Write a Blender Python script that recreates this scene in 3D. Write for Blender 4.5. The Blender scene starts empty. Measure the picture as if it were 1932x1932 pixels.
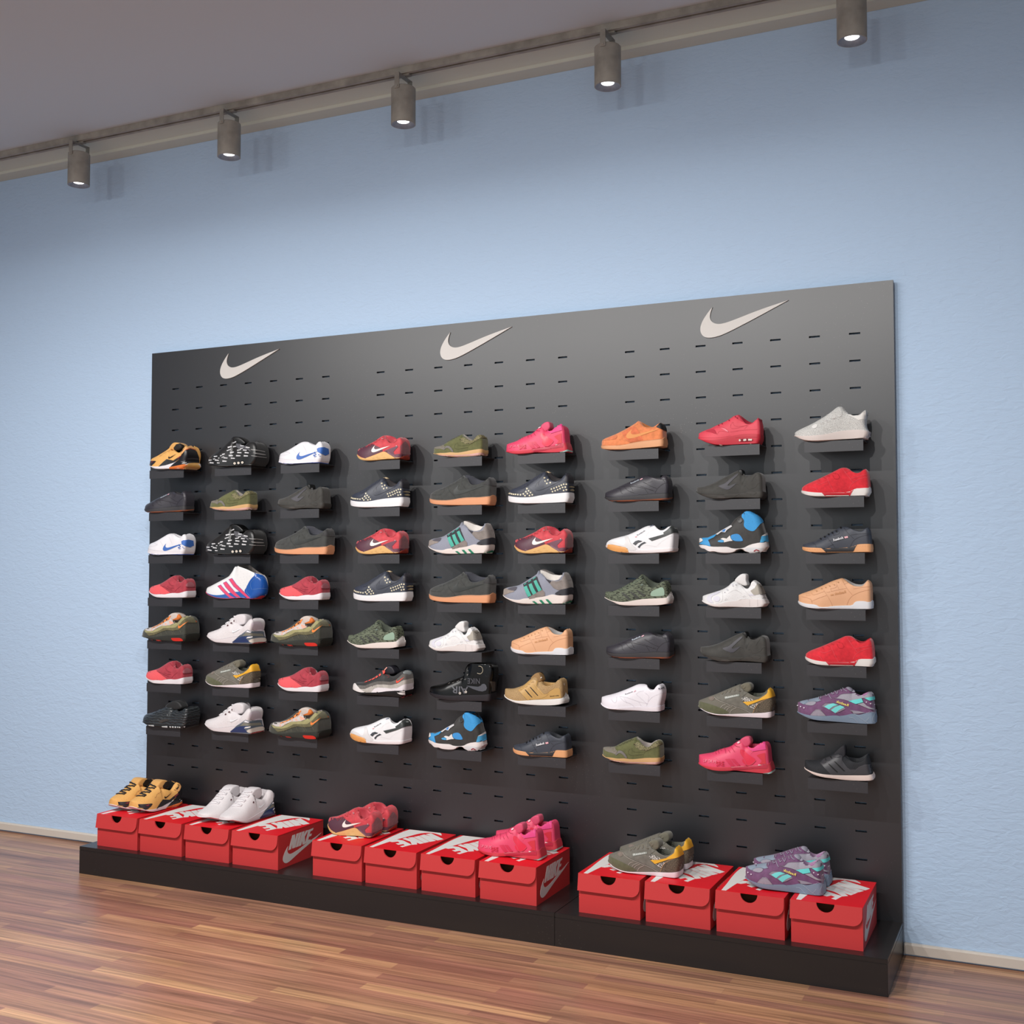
import bpy, bmesh, math, random
from mathutils import Vector, Matrix
from mathutils.bvhtree import BVHTree
random.seed(7)
sc = bpy.context.scene
COL = sc.collection

# ---------------------------------------------------------------- camera
CAM = Vector((4.3989, -4.0, 1.2947)); YAW = math.radians(25.0004); PIT = math.radians(2.514); F = 2158.7
cd = bpy.data.cameras.new('camera'); cam = bpy.data.objects.new('camera', cd); COL.objects.link(cam)
cam.location = CAM; cam.rotation_euler = (math.pi/2+PIT, 0, YAW)
cd.sensor_width = 36; cd.lens = F*36/1932; cd.clip_start = .05; cd.clip_end = 60
sc.camera = cam
FW = Vector((-math.sin(YAW)*math.cos(PIT), math.cos(YAW)*math.cos(PIT), math.sin(PIT)))
RT = Vector((math.cos(YAW), math.sin(YAW), 0)); UP = RT.cross(FW)
def ray(px, py): return (FW*F + RT*(px-966) - UP*(py-966)).normalized()
def on_plane(ax, val, px, py):
    d = ray(px, py); t = (val-CAM[ax])/d[ax]; return CAM + d*t

# ---------------------------------------------------------------- helpers
def lin(c):
    c = c/255.0
    return c/12.92 if c <= .04045 else ((c+.055)/1.055)**2.4
def hexc(h):
    h = h.lstrip('#'); return (lin(int(h[0:2],16)), lin(int(h[2:4],16)), lin(int(h[4:6],16)), 1)
MATS = {}
def mat(col, rough=.6, kind='plain', spec=.5, metal=0.0):
    key = (col, rough, kind, spec, metal)
    if key in MATS: return MATS[key]
    m = bpy.data.materials.new('mat_%s_%s' % (kind, col.strip('#'))); m.use_nodes = True
    nt = m.node_tree; n = nt.nodes; l = nt.links; b = n['Principled BSDF']
    c = hexc(col); b.inputs['Base Color'].default_value = c
    b.inputs['Roughness'].default_value = rough; b.inputs['Specular IOR Level'].default_value = spec
    b.inputs['Metallic'].default_value = metal
    tc = n.new('ShaderNodeTexCoord')
    def mixcol(fac, a, bb):
        mx = n.new('ShaderNodeMix'); mx.data_type = 'RGBA'
        l.new(fac, mx.inputs['Factor'])
        mx.inputs['A'].default_value = a; mx.inputs['B'].default_value = bb
        l.new(mx.outputs['Result'], b.inputs['Base Color']); return mx
    def noise(scale, det=2, vec=None):
        t = n.new('ShaderNodeTexNoise'); t.inputs['Scale'].default_value = scale; t.inputs['Detail'].default_value = det
        l.new(vec if vec else tc.outputs['Object'], t.inputs['Vector']); return t
    def ramp(src, a, bb, v0=0, v1=1):
        r = n.new('ShaderNodeMapRange'); l.new(src, r.inputs['Value'])
        r.inputs['From Min'].default_value = a; r.inputs['From Max'].default_value = bb
        r.inputs['To Min'].default_value = v0; r.inputs['To Max'].default_value = v1; return r.outputs['Result']
    def bump(src, strength, dist=.001):
        bp = n.new('ShaderNodeBump'); bp.inputs['Strength'].default_value = strength; bp.inputs['Distance'].default_value = dist
        l.new(src, bp.inputs['Height']); l.new(bp.outputs['Normal'], b.inputs['Normal'])
    dk = tuple(x*.72 for x in c[:3])+(1,); lt = tuple(min(1, x*1.18+.004) for x in c[:3])+(1,)
    if kind == 'fabric':
        t = noise(700); mixcol(ramp(t.outputs['Fac'], .35, .65), tuple(x*.87 for x in c[:3])+(1,), tuple(min(1, x*1.05) for x in c[:3])+(1,)); bump(t.outputs['Fac'], .2)
        b.inputs['Sheen Weight'].default_value = .15
    elif kind == 'suede':
        t = noise(70, 4); mixcol(ramp(t.outputs['Fac'], .3, .7), tuple(x*.88 for x in c[:3])+(1,), lt)
        b.inputs['Sheen Weight'].default_value = .3
    elif kind == 'knit':      # streaky dark flecks
        mp = n.new('ShaderNodeMapping'); mp.inputs['Scale'].default_value = (90, 90, 330); mp.inputs['Rotation'].default_value = (0, .45, 0)
        l.new(tc.outputs['Object'], mp.inputs['Vector'])
        t = noise(1.0, 2, mp.outputs['Vector']); mixcol(ramp(t.outputs['Fac'], .50, .57), lt, tuple(x*.22 for x in c[:3])+(1,))
    elif kind == 'speck':
        t = noise(560, 3); mixcol(ramp(t.outputs['Fac'], .42, .62), lt, tuple(x*.66 for x in c[:3])+(1,))
    elif kind == 'tweed':
        t = noise(420, 3); mixcol(ramp(t.outputs['Fac'], .40, .62), tuple(x*.5 for x in c[:3])+(1,), tuple(min(1, x*1.5) for x in c[:3])+(1,))
    elif kind == 'checker':
        t = noise(330, 1); mixcol(ramp(t.outputs['Fac'], .48, .53), hexc('#26241f'), hexc('#d6d2ca'))
    elif kind == 'leopard':
        t = noise(300, 1); mixcol(ramp(t.outputs['Fac'], .52, .58), lt, tuple(x*.3 for x in c[:3])+(1,))
    elif kind == 'perf':
        v = n.new('ShaderNodeTexVoronoi'); v.inputs['Scale'].default_value = 190; l.new(tc.outputs['Object'], v.inputs['Vector'])
        mixcol(ramp(v.outputs['Distance'], .12, .25), dk, c)
    elif kind == 'leather':
        t = noise(160, 3); bump(t.outputs['Fac'], .12)
    elif kind == 'wavy':
        w = n.new('ShaderNodeTexWave'); w.bands_direction = 'Z'; w.inputs['Scale'].default_value = 28; w.inputs['Distortion'].default_value = 5
        w.inputs['Detail Scale'].default_value = 1.6; l.new(tc.outputs['Object'], w.inputs['Vector'])
        mixcol(w.outputs['Fac'], tuple(x*.6 for x in c[:3])+(1,), lt); bump(w.outputs['Fac'], .5, .003)
    elif kind == 'board':
        v = n.new('ShaderNodeTexVoronoi'); v.inputs['Scale'].default_value = 95; l.new(tc.outputs['Object'], v.inputs['Vector'])
        t = noise(3.0, 3)
        s = n.new('ShaderNodeMath'); s.operation = 'MULTIPLY'
        l.new(ramp(v.outputs['Distance'], .05, .11, 1, 0), s.inputs[0]); l.new(ramp(t.outputs['Fac'], .5, .72), s.inputs[1])
        mixcol(s.outputs[0], c, hexc('#77726a'))
    elif kind == 'galv':
        t = noise(16, 4); mixcol(ramp(t.outputs['Fac'], .3, .7), dk, lt)
    elif kind == 'brush':
        t = noise(40, 3); mixcol(ramp(t.outputs['Fac'], .3, .7), dk, lt)
    MATS[key] = m
    return m

def link(name, me, material=None, parent=None, smooth=False, angle=None):
    o = bpy.data.objects.new(name, me); COL.objects.link(o)
    if material: me.materials.append(material)
    if smooth:
        me.shade_smooth()
        if angle: me.set_sharp_from_angle(angle=math.radians(angle))
    if parent: o.parent = parent
    return o
def mesh_from(name, verts, faces):
    me = bpy.data.meshes.new(name); me.from_pydata([tuple(v) for v in verts], [], faces); me.update(); return me
def bm_obj(name, bm, material, parent=None, smooth=False, angle=None, recalc=True):
    if recalc: bmesh.ops.recalc_face_normals(bm, faces=bm.faces)
    me = bpy.data.meshes.new(name); bm.to_mesh(me); bm.free()
    return link(name, me, material, parent, smooth, angle)
def add_box(bm, x0, x1, y0, y1, z0, z1):
    v = [bm.verts.new((x, y, z)) for x in (x0, x1) for y in (y0, y1) for z in (z0, z1)]
    for f in ((0,1,3,2),(4,6,7,5),(0,4,5,1),(2,3,7,6),(0,2,6,4),(1,5,7,3)): bm.faces.new([v[i] for i in f])
def box_obj(name, x0, x1, y0, y1, z0, z1, material, parent=None, bevel=0):
    bm = bmesh.new(); add_box(bm, x0, x1, y0, y1, z0, z1)
    if bevel: bmesh.ops.bevel(bm, geom=bm.edges[:], offset=bevel, segments=2, affect='EDGES')
    return bm_obj(name, bm, material, parent)
def add_lathe(bm, prof, cx=0, cy=0, seg=40):
    rings = []
    for r, z in prof:
        if r < 1e-6: rings.append([bm.verts.new((cx, cy, z))])
        else: rings.append([bm.verts.new((cx+r*math.cos(2*math.pi*i/seg), cy+r*math.sin(2*math.pi*i/seg), z)) for i in range(seg)])
    for a, b in zip(rings, rings[1:]):
        for i in range(seg):
            j = (i+1) % seg
            if len(a) == 1 and len(b) == 1: continue
            if len(a) == 1: bm.faces.new((a[0], b[i], b[j]))
            elif len(b) == 1: bm.faces.new((a[i], b[0], a[j]))
            else: bm.faces.new((a[i], b[i], b[j], a[j]))
def tag(o, label, cat, group=None):
    o['label'] = label; o['category'] = cat
    if group: o['group'] = group
    return o
def struct(o): o['kind'] = 'structure'; return o
def empty(name, loc=(0,0,0), rz=0):
    o = bpy.data.objects.new(name, None); COL.objects.link(o); o.location = loc; o.rotation_euler = (0,0,rz)
    o.empty_display_size = .05; return o
KIDS = {}
def kids(o): return [c for c in bpy.data.objects if c.parent == o]
def copy_tree(o, parent=None):
    c = o.copy(); COL.objects.link(c)
    if parent: c.parent = parent
    for ch in KIDS.get(o.name) or kids(o): copy_tree(ch, c)
    return c
def extrude_poly(bm, pts, fn, th):
    """pts 2D polygon -> slab; fn(a,b,t) gives the 3D point at depth t"""
    f = [bm.verts.new(fn(a, b, 0)) for a, b in pts]; g = [bm.verts.new(fn(a, b, th)) for a, b in pts]
    bm.faces.new(f); bm.faces.new(g[::-1])
    n = len(pts)
    for i in range(n): bm.faces.new((f[i], g[i], g[(i+1) % n], f[(i+1) % n]))

# ---------------------------------------------------------------- shoe construction
def P(s): return [tuple(float(v) for v in a.split(',')) for a in s.split()]
def chaikin(p, closed=False, n=1):
    for _ in range(n):
        q = []
        m = len(p)
        rng = range(m) if closed else range(m-1)
        if not closed: q.append(p[0])
        for i in rng:
            a, b = p[i], p[(i+1) % m]
            q.append((a[0]*.75+b[0]*.25, a[1]*.75+b[1]*.25)); q.append((a[0]*.25+b[0]*.75, a[1]*.25+b[1]*.75))
        if not closed: q.append(p[-1])
        p = q
    return p
def interp(tab):
    xs = []; ys = []
    last = -1e9
    for x, y in tab:
        if x <= last+1e-5: x = last+1e-5
        xs.append(x); ys.append(y); last = x
    def f(x):
        if x <= xs[0]: return ys[0]
        if x >= xs[-1]: return ys[-1]
        lo, hi = 0, len(xs)-1
        while hi-lo > 1:
            m = (lo+hi)//2
            if xs[m] <= x: lo = m
            else: hi = m
        t = (x-xs[lo])/(xs[hi]-xs[lo]); return ys[lo]+(ys[hi]-ys[lo])*t
    return f
def sstep(a, b, x):
    t = max(0, min(1, (x-a)/(b-a))); return t*t*(3-2*t)
RIGHT = [1.0113, 1.3732, 1.7166, 2.0967, 2.4581, 2.8007, 3.1584, 3.5184, 3.8607]   # right edge of the shelf in each column
SLOT_X0 = [.8637, 1.9391, 3.0149]; DX = .1345; DZ = .0932; SLOT_Z0 = 2.0736
def shelf_z(row): return SLOT_Z0 - DZ*(4+2*(row-1)) - .0022
SHOE_Y = -.075
def toe_x(px, row): return on_plane(1, SHOE_Y-.025, px, 900).x

def build_shoe(K):
    ox, oy, w = K['o']; s = w/1932.0
    col, row = K['at']
    top = chaikin(P(K['top'])); bot = chaikin(P(K['bot'])); sol = chaikin(P(K['sol'])); back = chaikin(P(K['back']))
    coln = chaikin(P(K['col'])) if 'col' in K else None
    px0 = ox+s*min(p[0] for p in top+bot)
    X0 = toe_x(px0, row); zs0 = shelf_z(row)
    O = Vector((X0, SHOE_Y, zs0))
    def R(p): return ray(ox+s*p[0], oy+s*p[1])
    def hity(p, y):
        d = R(p); t = (SHOE_Y+y-CAM.y)/d.y; q = CAM+d*t-O; return q
    cx = K['cx']; ysole = sol[-1][1]
    # right silhouette at sole height
    rb = min(back, key=lambda p: abs(p[1]-ysole+8))
    a = hity((cx, ysole), 0).x; b = hity(rb, 0).x
    Wh = max(.034, min(.052, (b-a)/1.2))
    L = .5*(hity((cx, ysole), -Wh).x + hity(rb, Wh).x)
    Wb = max(.048, Wh+.003) * K.get('wb', 1)
    ut = .34; r = K.get('r', .012)
    def halfw(u):
        if u < ut: return Wb*(max(0, 1-(1-u/ut)**2.3))**.52
        return Wb+(Wh-Wb)*sstep(ut, .85, u)-.004*math.sin(math.pi*min(1, (u-ut)/(.9-ut)))
    base = []
    n1 = 20
    for i in range(n1): base.append((ut*(1-math.cos(math.pi/2*i/n1)), None))
    xe = (L-r)/L
    for i in range(37): base.append((ut+(xe-ut)*i/36.0, None))
    pts = [(u*L, -halfw(u)) for u, _ in base]
    we = -pts[-1][1]
    for i in range(1, 9):
        a_ = math.pi/2*i/8; pts.append((L-r+r*math.sin(a_), -we+r-r*math.cos(a_)))
    yy = we-r
    for i in range(1, 6): pts.append((L, -yy*(1-i/5.0)))
    pts[0] = (0, 0); pts[-1] = (L, 0)
    # functions
    def tab(pl, yf): return [(q.x, q.z) for q in (hity(p, yf(p)) for p in pl)]
    def ynear(p):
        u = max(0, min(1, hity(p, -.03).x/L)); return -halfw(u)
    zb = interp(tab(bot, ynear)); zsl = interp(tab(sol, ynear))
    peak = top[-1]
    xo = hity((K['xo'], 0), 0).x
    Yc = K.get('yc', .026)
    ridge = interp(tab(top, lambda p: 0 if p[0] <= K['xo'] else .6*Yc))
    if coln: near = interp(tab(coln, lambda p: -.7*Yc))
    else: near = interp(tab(top, lambda p: 0 if p[0] <= K['xo'] else -.5*Yc))
    zpk = hity(peak, 0).z; xpk = hity(peak, 0).x
    zsh = zsl(L)
    bt = []
    for p in back:
        q = hity(p, 0); t = max(0, min(1, (q.z-zsh)/max(.01, zpk-zsh)))
        q = hity(p, Wh*(1-.75*t)); bt.append((q.z, q.x))
    bt = sorted(bt); xbf = interp(bt); xsole = xbf(zsh)
    def xb(z): return L+(xbf(z)-xsole)
    floatz = min(zb(L*i/20.0) for i in range(21))
    # rings
    M = len(pts)
    nrm = []
    for j in range(M):
        p0 = pts[max(0, j-1)]; p1 = pts[min(M-1, j+1)]
        dx, dy = p1[0]-p0[0], p1[1]-p0[1]; l_ = math.hypot(dx, dy) or 1
        nrm.append((dy/l_, -dx/l_) if True else None)
    nrm[0] = (-1, 0); nrm[-1] = (1, 0)
    sw = [sstep(.62, 1.0, p[0]/L) for p in pts]
    zpk_x = xb(zpk)
    def Tpoint(j, side):
        x, y = pts[j]; u = x/L
        if x <= xo: return Vector((x, 0, ridge(x)))
        zf = near if side < 0 else ridge
        if x >= L-1e-6:
            return Vector((zpk_x, y*(Yc/we), zpk-.15*abs(y)))
        xt = x+(zpk_x-L)*sw[j]
        for _ in range(2): xt = x+(xb(zf(xt))-L)*sw[j]*.5+(zpk_x-L)*sw[j]*.5
        k = sstep(0, K.get('open', .4), (x-xo)/(L-xo))
        yc = Yc*k
        if x > L-r: yc = min(yc, -y*(Yc/we))
        return Vector((xt, -yc, zf(xt)))
    def ringpt(j, z, off=0):
        x, y = pts[j]
        return Vector((x+(xb(z)-L)*sw[j]+nrm[j][0]*off, y+nrm[j][1]*off, z))
    NV = 15
    def side_rings(side):
        out = []
        for j in range(M):
            x, y = pts[j]
            zb_ = zb(x); zs_ = max(zsl(x), zb_+.003)
            if x > L-r and 'solb' in K:
                t = sstep(0, 1, 1-abs(y)/we); zs_ = zs_+(zsb-zs_)*t
            T = Tpoint(j, side)
            if T.z < zs_+.004: T.z = zs_+.004
            so = [Vector((x*.97+L*.012, y*.86, zb_)), ringpt(j, zb_+.0015, .0005), ringpt(j, (zb_+zs_)/2, .0022), ringpt(j, zs_-.0005, .0018), ringpt(j, zs_, -.002)]
            up = []
            kv = sstep(.35, .75, x/L)
            for v in range(NV+1):
                a_ = math.pi/2*v/NV
                z = zs_-.001+(T.z-zs_+.001)*math.sin(a_)
                c = math.cos(a_)**(.72-.12*kv)
                b_ = ringpt(j, z)
                ww = 1-c
                up.append(Vector((b_.x*(1-ww**3)+T.x*ww**3, T.y+(y-T.y)*c, z)))
            inn = [Vector((T.x, T.y*.86, T.z-.0005)), Vector((T.x*.985+L*.007, T.y*.78, T.z-.008)), Vector((x*.9+L*.05, y*.72, min(zs_+.012, T.z-.009)))]
            out.append((so, up, inn))
        return out
    zsb = hity((rb[0], K['solb']), Wh).z if 'solb' in K else 0
    Rn = side_rings(-1); Rf = side_rings(1)
    def loop(sel, k):
        lp = [Rn[j][sel][k].copy() for j in range(M)]
        for j in range(M-2, 0, -1):
            v = Rf[j][sel][k].copy(); v.y = -v.y; lp.append(v)
        return lp
    def skin(sel, ks, cap0=False, cap1=False):
        V = []; Fc = []; n = 2*M-2
        for k in ks: V += loop(sel, k)
        for a_ in range(len(ks)-1):
            for i in range(n):
                j = (i+1) % n
                Fc.append((a_*n+i, a_*n+j, (a_+1)*n+j, (a_+1)*n+i))
        def cap(off, flip):
            for i in range(M-1):            # quads across from near to far
                a0, a1 = off+i, off+i+1
                b0 = off+((n-i) % n); b1 = off+n-i-1
                f = [a0, a1, b1, b0]; f = list(dict.fromkeys(f))
                if len(f) >= 3: Fc.append(tuple(f if flip else f[::-1]))
        if cap0: cap(0, True)
        if cap1: cap((len(ks)-1)*n, False)
        return V, Fc
    root = empty(K.get('name', 'sneaker'), (0, 0, 0))
    tgt_v = []; tgt_f = []
    def add_part(name, V, Fc, m, angle=None, target=True, label=None):
        if target:
            o_ = len(tgt_v); tgt_v.extend(V); tgt_f.extend([tuple(i+o_ for i in f) for f in Fc])
        bm = bmesh.new(); vs = [bm.verts.new((v.x, v.y, v.z-floatz)) for v in V]
        for f in Fc:
            try: bm.faces.new([vs[i] for i in f])
            except ValueError: pass
        bmesh.ops.remove_doubles(bm, verts=bm.verts, dist=2e-5)
        ob = bm_obj(name, bm, m, root, True, angle)
        if label: ob['label'] = label
        return ob
    body, sole, lining = K['c']
    V, Fc = skin(0, [0, 1, 2, 3, 4], cap0=True, cap1=True); add_part('sole', V, Fc, MM(sole), 38)
    V, Fc = skin(1, list(range(NV+1))); add_part('upper', V, Fc, MM(body))
    V, Fc = skin(2, [0, 1, 2], cap1=True)
    # bridge lip between upper top ring and lining
    n = 2*M-2; V = loop(1, NV)+V; Fc = [tuple(i+n for i in f) for f in Fc]
    for i in range(n): Fc.append((i, (i+1) % n, n+(i+1) % n, n+i))
    add_part('lining', V, Fc, MM(lining))
    def puff(name, poly, hw, m, yc=0):
        pl = P(poly); mx = sum(p[0] for p in pl)/len(pl); my = sum(p[1] for p in pl)/len(pl)
        pl = chaikin([(mx+(p[0]-mx)*1.07, my+(p[1]-my)*1.07) for p in pl], True, 2)
        q = [hity(p, yc) for p in pl]; cxn = sum(v.x for v in q)/len(q); czn = sum(v.z for v in q)/len(q)
        V = []; n = len(q)
        for yk, sc_ in ((-hw, .70), (-hw*.96, .86), (-hw*.85, .96), (-hw*.5, 1), (hw*.5, 1), (hw*.85, .96), (hw*.96, .86), (hw, .70)):
            for v in q: V.append(Vector((cxn+(v.x-cxn)*sc_, yc+yk, czn+(v.z-czn)*sc_)))
        Fc = []
        for a_ in range(7):
            for i in range(n): Fc.append((a_*n+i, a_*n+(i+1) % n, (a_+1)*n+(i+1) % n, (a_+1)*n+i))
        Fc.append(tuple(range(n))[::-1]); Fc.append(tuple(range(7*n, 8*n)))
        add_part(name, V, Fc, m)
    for t in K.get('puff', []): puff(t[0], t[1], t[2], MM(t[3]))
    bvh = BVHTree.FromPolygons([tuple(v) for v in tgt_v], tgt_f)
    camL = CAM-O
    cen = (sum(p[0] for p in top)/len(top), (min(p[1] for p in top)+max(p[1] for p in bot))/2+40)
    def cast(p):
        q = p; prev = None
        for k in range(16):
            h, nn, idx, dist = bvh.ray_cast(camL, R(q))
            if h is not None:
                if prev is not None:
                    a_, b_ = prev, q
                    for _ in range(6):
                        m_ = ((a_[0]+b_[0])/2, (a_[1]+b_[1])/2)
                        h2, n2, i2, d2 = bvh.ray_cast(camL, R(m_))
                        if h2 is not None: b_ = m_; h, nn, q = h2, n2, m_
                        else: a_ = m_
                if nn.dot(R(q)) > 0: nn = -nn
                return h, nn
            prev = q
            q = (q[0]+(cen[0]-q[0])*.025, q[1]+(cen[1]-q[1])*.04)
        return None, None
    cnt = [0]
    def patch(name, m, polys, label=None, th=.0):
        cnt[0] += 1
        off = .0009+.0002*cnt[0]
        bm = bmesh.new()
        for pl in polys:
            b2 = bmesh.new()
            try: b2.faces.new([b2.verts.new((x, y, 0)) for x, y in pl])
            except ValueError: b2.free(); continue
            x0 = min(p[0] for p in pl); x1 = max(p[0] for p in pl); y0 = min(p[1] for p in pl); y1 = max(p[1] for p in pl)
            g = max(14, min(23, max(x1-x0, y1-y0)/14))
            for ax, lo, hi in ((0, x0, x1), (1, y0, y1)):
                v = lo+g
                while v < hi:
                    co = (v, 0, 0) if ax == 0 else (0, v, 0); no = (1, 0, 0) if ax == 0 else (0, 1, 0)
                    bmesh.ops.bisect_plane(b2, geom=b2.verts[:]+b2.edges[:]+b2.faces[:], plane_co=co, plane_no=no); v += g
            bmesh.ops.triangulate(b2, faces=b2.faces)
            mp = {}
            for v in b2.verts:
                h, nn = cast((v.co.x, v.co.y))
                mp[v] = bm.verts.new((h+nn*off-Vector((0, 0, floatz)))) if h is not None else None
            for f in b2.faces:
                q = [mp[v] for v in f.verts]
                if None in q: continue
                if max((q[i].co-q[(i+1) % 3].co).length for i in range(3)) > .020: continue
                try: bm.faces.new(q)
                except ValueError: pass
            b2.free()
        if not bm.faces: bm.free(); return
        ob = bm_obj(name, bm, m, root, True, None, False)
        if label: ob['label'] = label
    def strokes(name, m, rad, lines, smooth=True):
        cnt[0] += 1
        bm = bmesh.new(); seg = 5
        for ln in lines:
            pl = chaikin(ln, False, 2) if smooth and len(ln) > 2 else ln
            # resample
            q = []
            for a_, b_ in zip(pl, pl[1:]):
                d = math.hypot(b_[0]-a_[0], b_[1]-a_[1]); k = max(1, int(d/22))
                for i in range(k): q.append((a_[0]+(b_[0]-a_[0])*i/k, a_[1]+(b_[1]-a_[1])*i/k))
            q.append(pl[-1])
            pp = []
            for p in q:
                h, nn = cast(p)
                if h is not None: pp.append((h+nn*(.0008+rad*.5+.0002*cnt[0])-Vector((0, 0, floatz)), nn))
            if len(pp) < 2: continue
            rings = []
            for i, (c, nn) in enumerate(pp):
                t = (pp[min(i+1, len(pp)-1)][0]-pp[max(0, i-1)][0])
                if t.length < 1e-7: t = Vector((1, 0, 0))
                t.normalize(); sd = t.cross(nn); 
                if sd.length < 1e-5: sd = Vector((0, 0, 1))
                sd.normalize(); nn2 = sd.cross(t)
                rings.append([bm.verts.new(c+sd*rad*math.cos(2*math.pi*k/seg)+nn2*rad*.6*math.sin(2*math.pi*k/seg)) for k in range(seg)])
            for a_, b_ in zip(rings, rings[1:]):
                if (a_[0].co-b_[0].co).length > .03: continue
                for k in range(seg): bm.faces.new((a_[k], a_[(k+1) % seg], b_[(k+1) % seg], b_[k]))
            bm.faces.new(rings[0][::-1]); bm.faces.new(rings[-1])
        if not bm.faces: bm.free(); return
        bm_obj(name, bm, m, root, True, None, True)
    for t in K.get('parts', []):
        kind = t[0]
        if kind == 'p': patch(t[1], MM(t[2]), [P(a) for a in t[3].split(';')], t[4] if len(t) > 4 else None)
        elif kind == 'pc': patch(t[1], MM(t[2]), [chaikin(P(a), True, 2) for a in t[3].split(';')], t[4] if len(t) > 4 else None)
        elif kind == 's': strokes(t[1], MM(t[2]), t[3]*s*.0019*.5, [P(a) for a in t[4].split(';')])
        elif kind == 'logo': patch(t[1], MM(t[2]), [swoosh(*P(t[3]))])
        elif kind == 'dots':
            patch(t[1], MM(t[2]), [[(x+t[3]*math.cos(k*math.pi/5), y+t[3]*math.sin(k*math.pi/5)) for k in range(10)] for x, y in P(t[4])])
        elif kind == 'stars':
            patch(t[1], MM(t[2]), [[(x+(t[3] if k % 2 == 0 else t[3]*.5)*math.cos(k*math.pi/5-1.57), y+(t[3] if k % 2 == 0 else t[3]*.5)*math.sin(k*math.pi/5-1.57)) for k in range(10)] for x, y in P(t[4])])
        elif kind == 'dash':
            pl = []
            for x, y, w_, h_, an in t[3]:
                ca, sa = math.cos(math.radians(an)), math.sin(math.radians(an))
                pl.append([(x+a_*ca-b_*sa, y+a_*sa+b_*ca) for a_, b_ in ((-w_/2, -h_/2), (w_/2, -h_/2*.7), (w_/2, h_/2*.7), (-w_/2, h_/2))])
            patch(t[1], MM(t[2]), pl)
        elif kind == 'text':
            patch(t[1], MM(t[2]), text_tris(t[3], *t[4]))
    # cross laces over the top of the forefoot
    if 'laces' in K:
        la, lb, cntl, m, hwid, rad = K['laces']
        bm = bmesh.new(); seg = 6
        xa = hity((la, 0), 0).x; xb_ = hity((lb, 0), 0).x
        for i in range(cntl):
            x = xa+(xb_-xa)*i/(cntl-1); pr = []
            for k in range(9):
                y = (-1+2*k/8.0)*hwid
                sk = .006*(1 if i % 2 else -1)*(k/8.0-.5)
                h, nn, idx, dist = bvh.ray_cast(Vector((x+sk, y, .5)), Vector((0, 0, -1)))
                if h is not None: pr.append(h+nn*rad*.5-Vector((0, 0, floatz)) if nn.z > 0 else h-nn*rad*.5-Vector((0, 0, floatz)))
            if len(pr) < 3: continue
            rings = []
            for c in pr: rings.append([bm.verts.new(c+Vector((math.cos(2*math.pi*k/seg)*rad, 0, math.sin(2*math.pi*k/seg)*rad*.6))) for k in range(seg)])
            for a_, b_ in zip(rings, rings[1:]):
                for k in range(seg): bm.faces.new((a_[k], a_[(k+1) % seg], b_[(k+1) % seg], b_[k]))
            bm.faces.new(rings[0]); bm.faces.new(rings[-1][::-1])
        if bm.faces: bm_obj('laces', bm, MM(m), root, True)
        else: bm.free()
    root['_L'] = L; root['_px'] = px0
    return root
def MM(m):
    if isinstance(m, tuple): return mat(*m)
    return mat(m)
SW = [(.4376,2.2105),(.4121,2.1809),(.3955,2.1529),(.3916,2.1288),(.3998,2.1098),(.4162,2.1004),(.4433,2.1),(.4791,2.1082),(.5675,2.1452),(.7092,2.2094),(.6022,2.1834),(.5083,2.1544),(.4726,2.1463),(.4486,2.1481),(.4317,2.16),(.4266,2.1798)]
def smooth_sw(p):      # round the bowl, keep the two tips sharp
    a = chaikin(p[0:10], False, 2); b = chaikin(p[9:]+[p[0]], False, 2)
    return a+b[1:-1]
SWS = smooth_sw(SW)
def swoosh(H, B, T):
    h, b, t = Vector(SW[0]), Vector((.43, 2.0995)), Vector(SW[9])
    A = Matrix(((b.x-h.x, t.x-h.x), (b.y-h.y, t.y-h.y))).inverted()
    out = []
    for x, y in SWS:
        u = A @ Vector((x-h.x, y-h.y))
        out.append((H[0]+(B[0]-H[0])*u[0]+(T[0]-H[0])*u[1], H[1]+(B[1]-H[1])*u[0]+(T[1]-H[1])*u[1]))
    return out
TXT = {}
def text_mesh(s):
    if s in TXT: return TXT[s]
    cu = bpy.data.curves.new('t', 'FONT'); cu.body = s; cu.resolution_u = 2; cu.offset = .02
    ob = bpy.data.objects.new('t', cu); COL.objects.link(ob)
    bpy.context.view_layer.update()
    me = bpy.data.meshes.new_from_object(ob.evaluated_get(bpy.context.evaluated_depsgraph_get()))
    me.calc_loop_triangles()
    vs = [v.co.copy() for v in me.vertices]; tr = [tuple(t.vertices) for t in me.loop_triangles]
    x0 = min(v.x for v in vs); x1 = max(v.x for v in vs); y0 = min(v.y for v in vs); y1 = max(v.y for v in vs)
    vs = [((v.x-x0)/(x1-x0), (v.y-y0)/(y1-y0)) for v in vs]
    bpy.data.objects.remove(ob); bpy.data.curves.remove(cu); bpy.data.meshes.remove(me)
    TXT[s] = (vs, tr); return TXT[s]
def text_tris(s, x0, y0, x1, y1, h, mirror=False):
    """baseline from (x0,y0) to (x1,y1) in traced pixels, letter height h"""
    vs, tr = text_mesh(s); dx, dy = x1-x0, y1-y0; l_ = math.hypot(dx, dy); nx, ny = dy/l_, -dx/l_
    q = [((1-u if mirror else u), v) for u, v in vs]
    q = [(x0+dx*u+nx*h*v, y0+dy*u+ny*h*v) for u, v in q]
    return [[q[i] for i in t] for t in tr]
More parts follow.
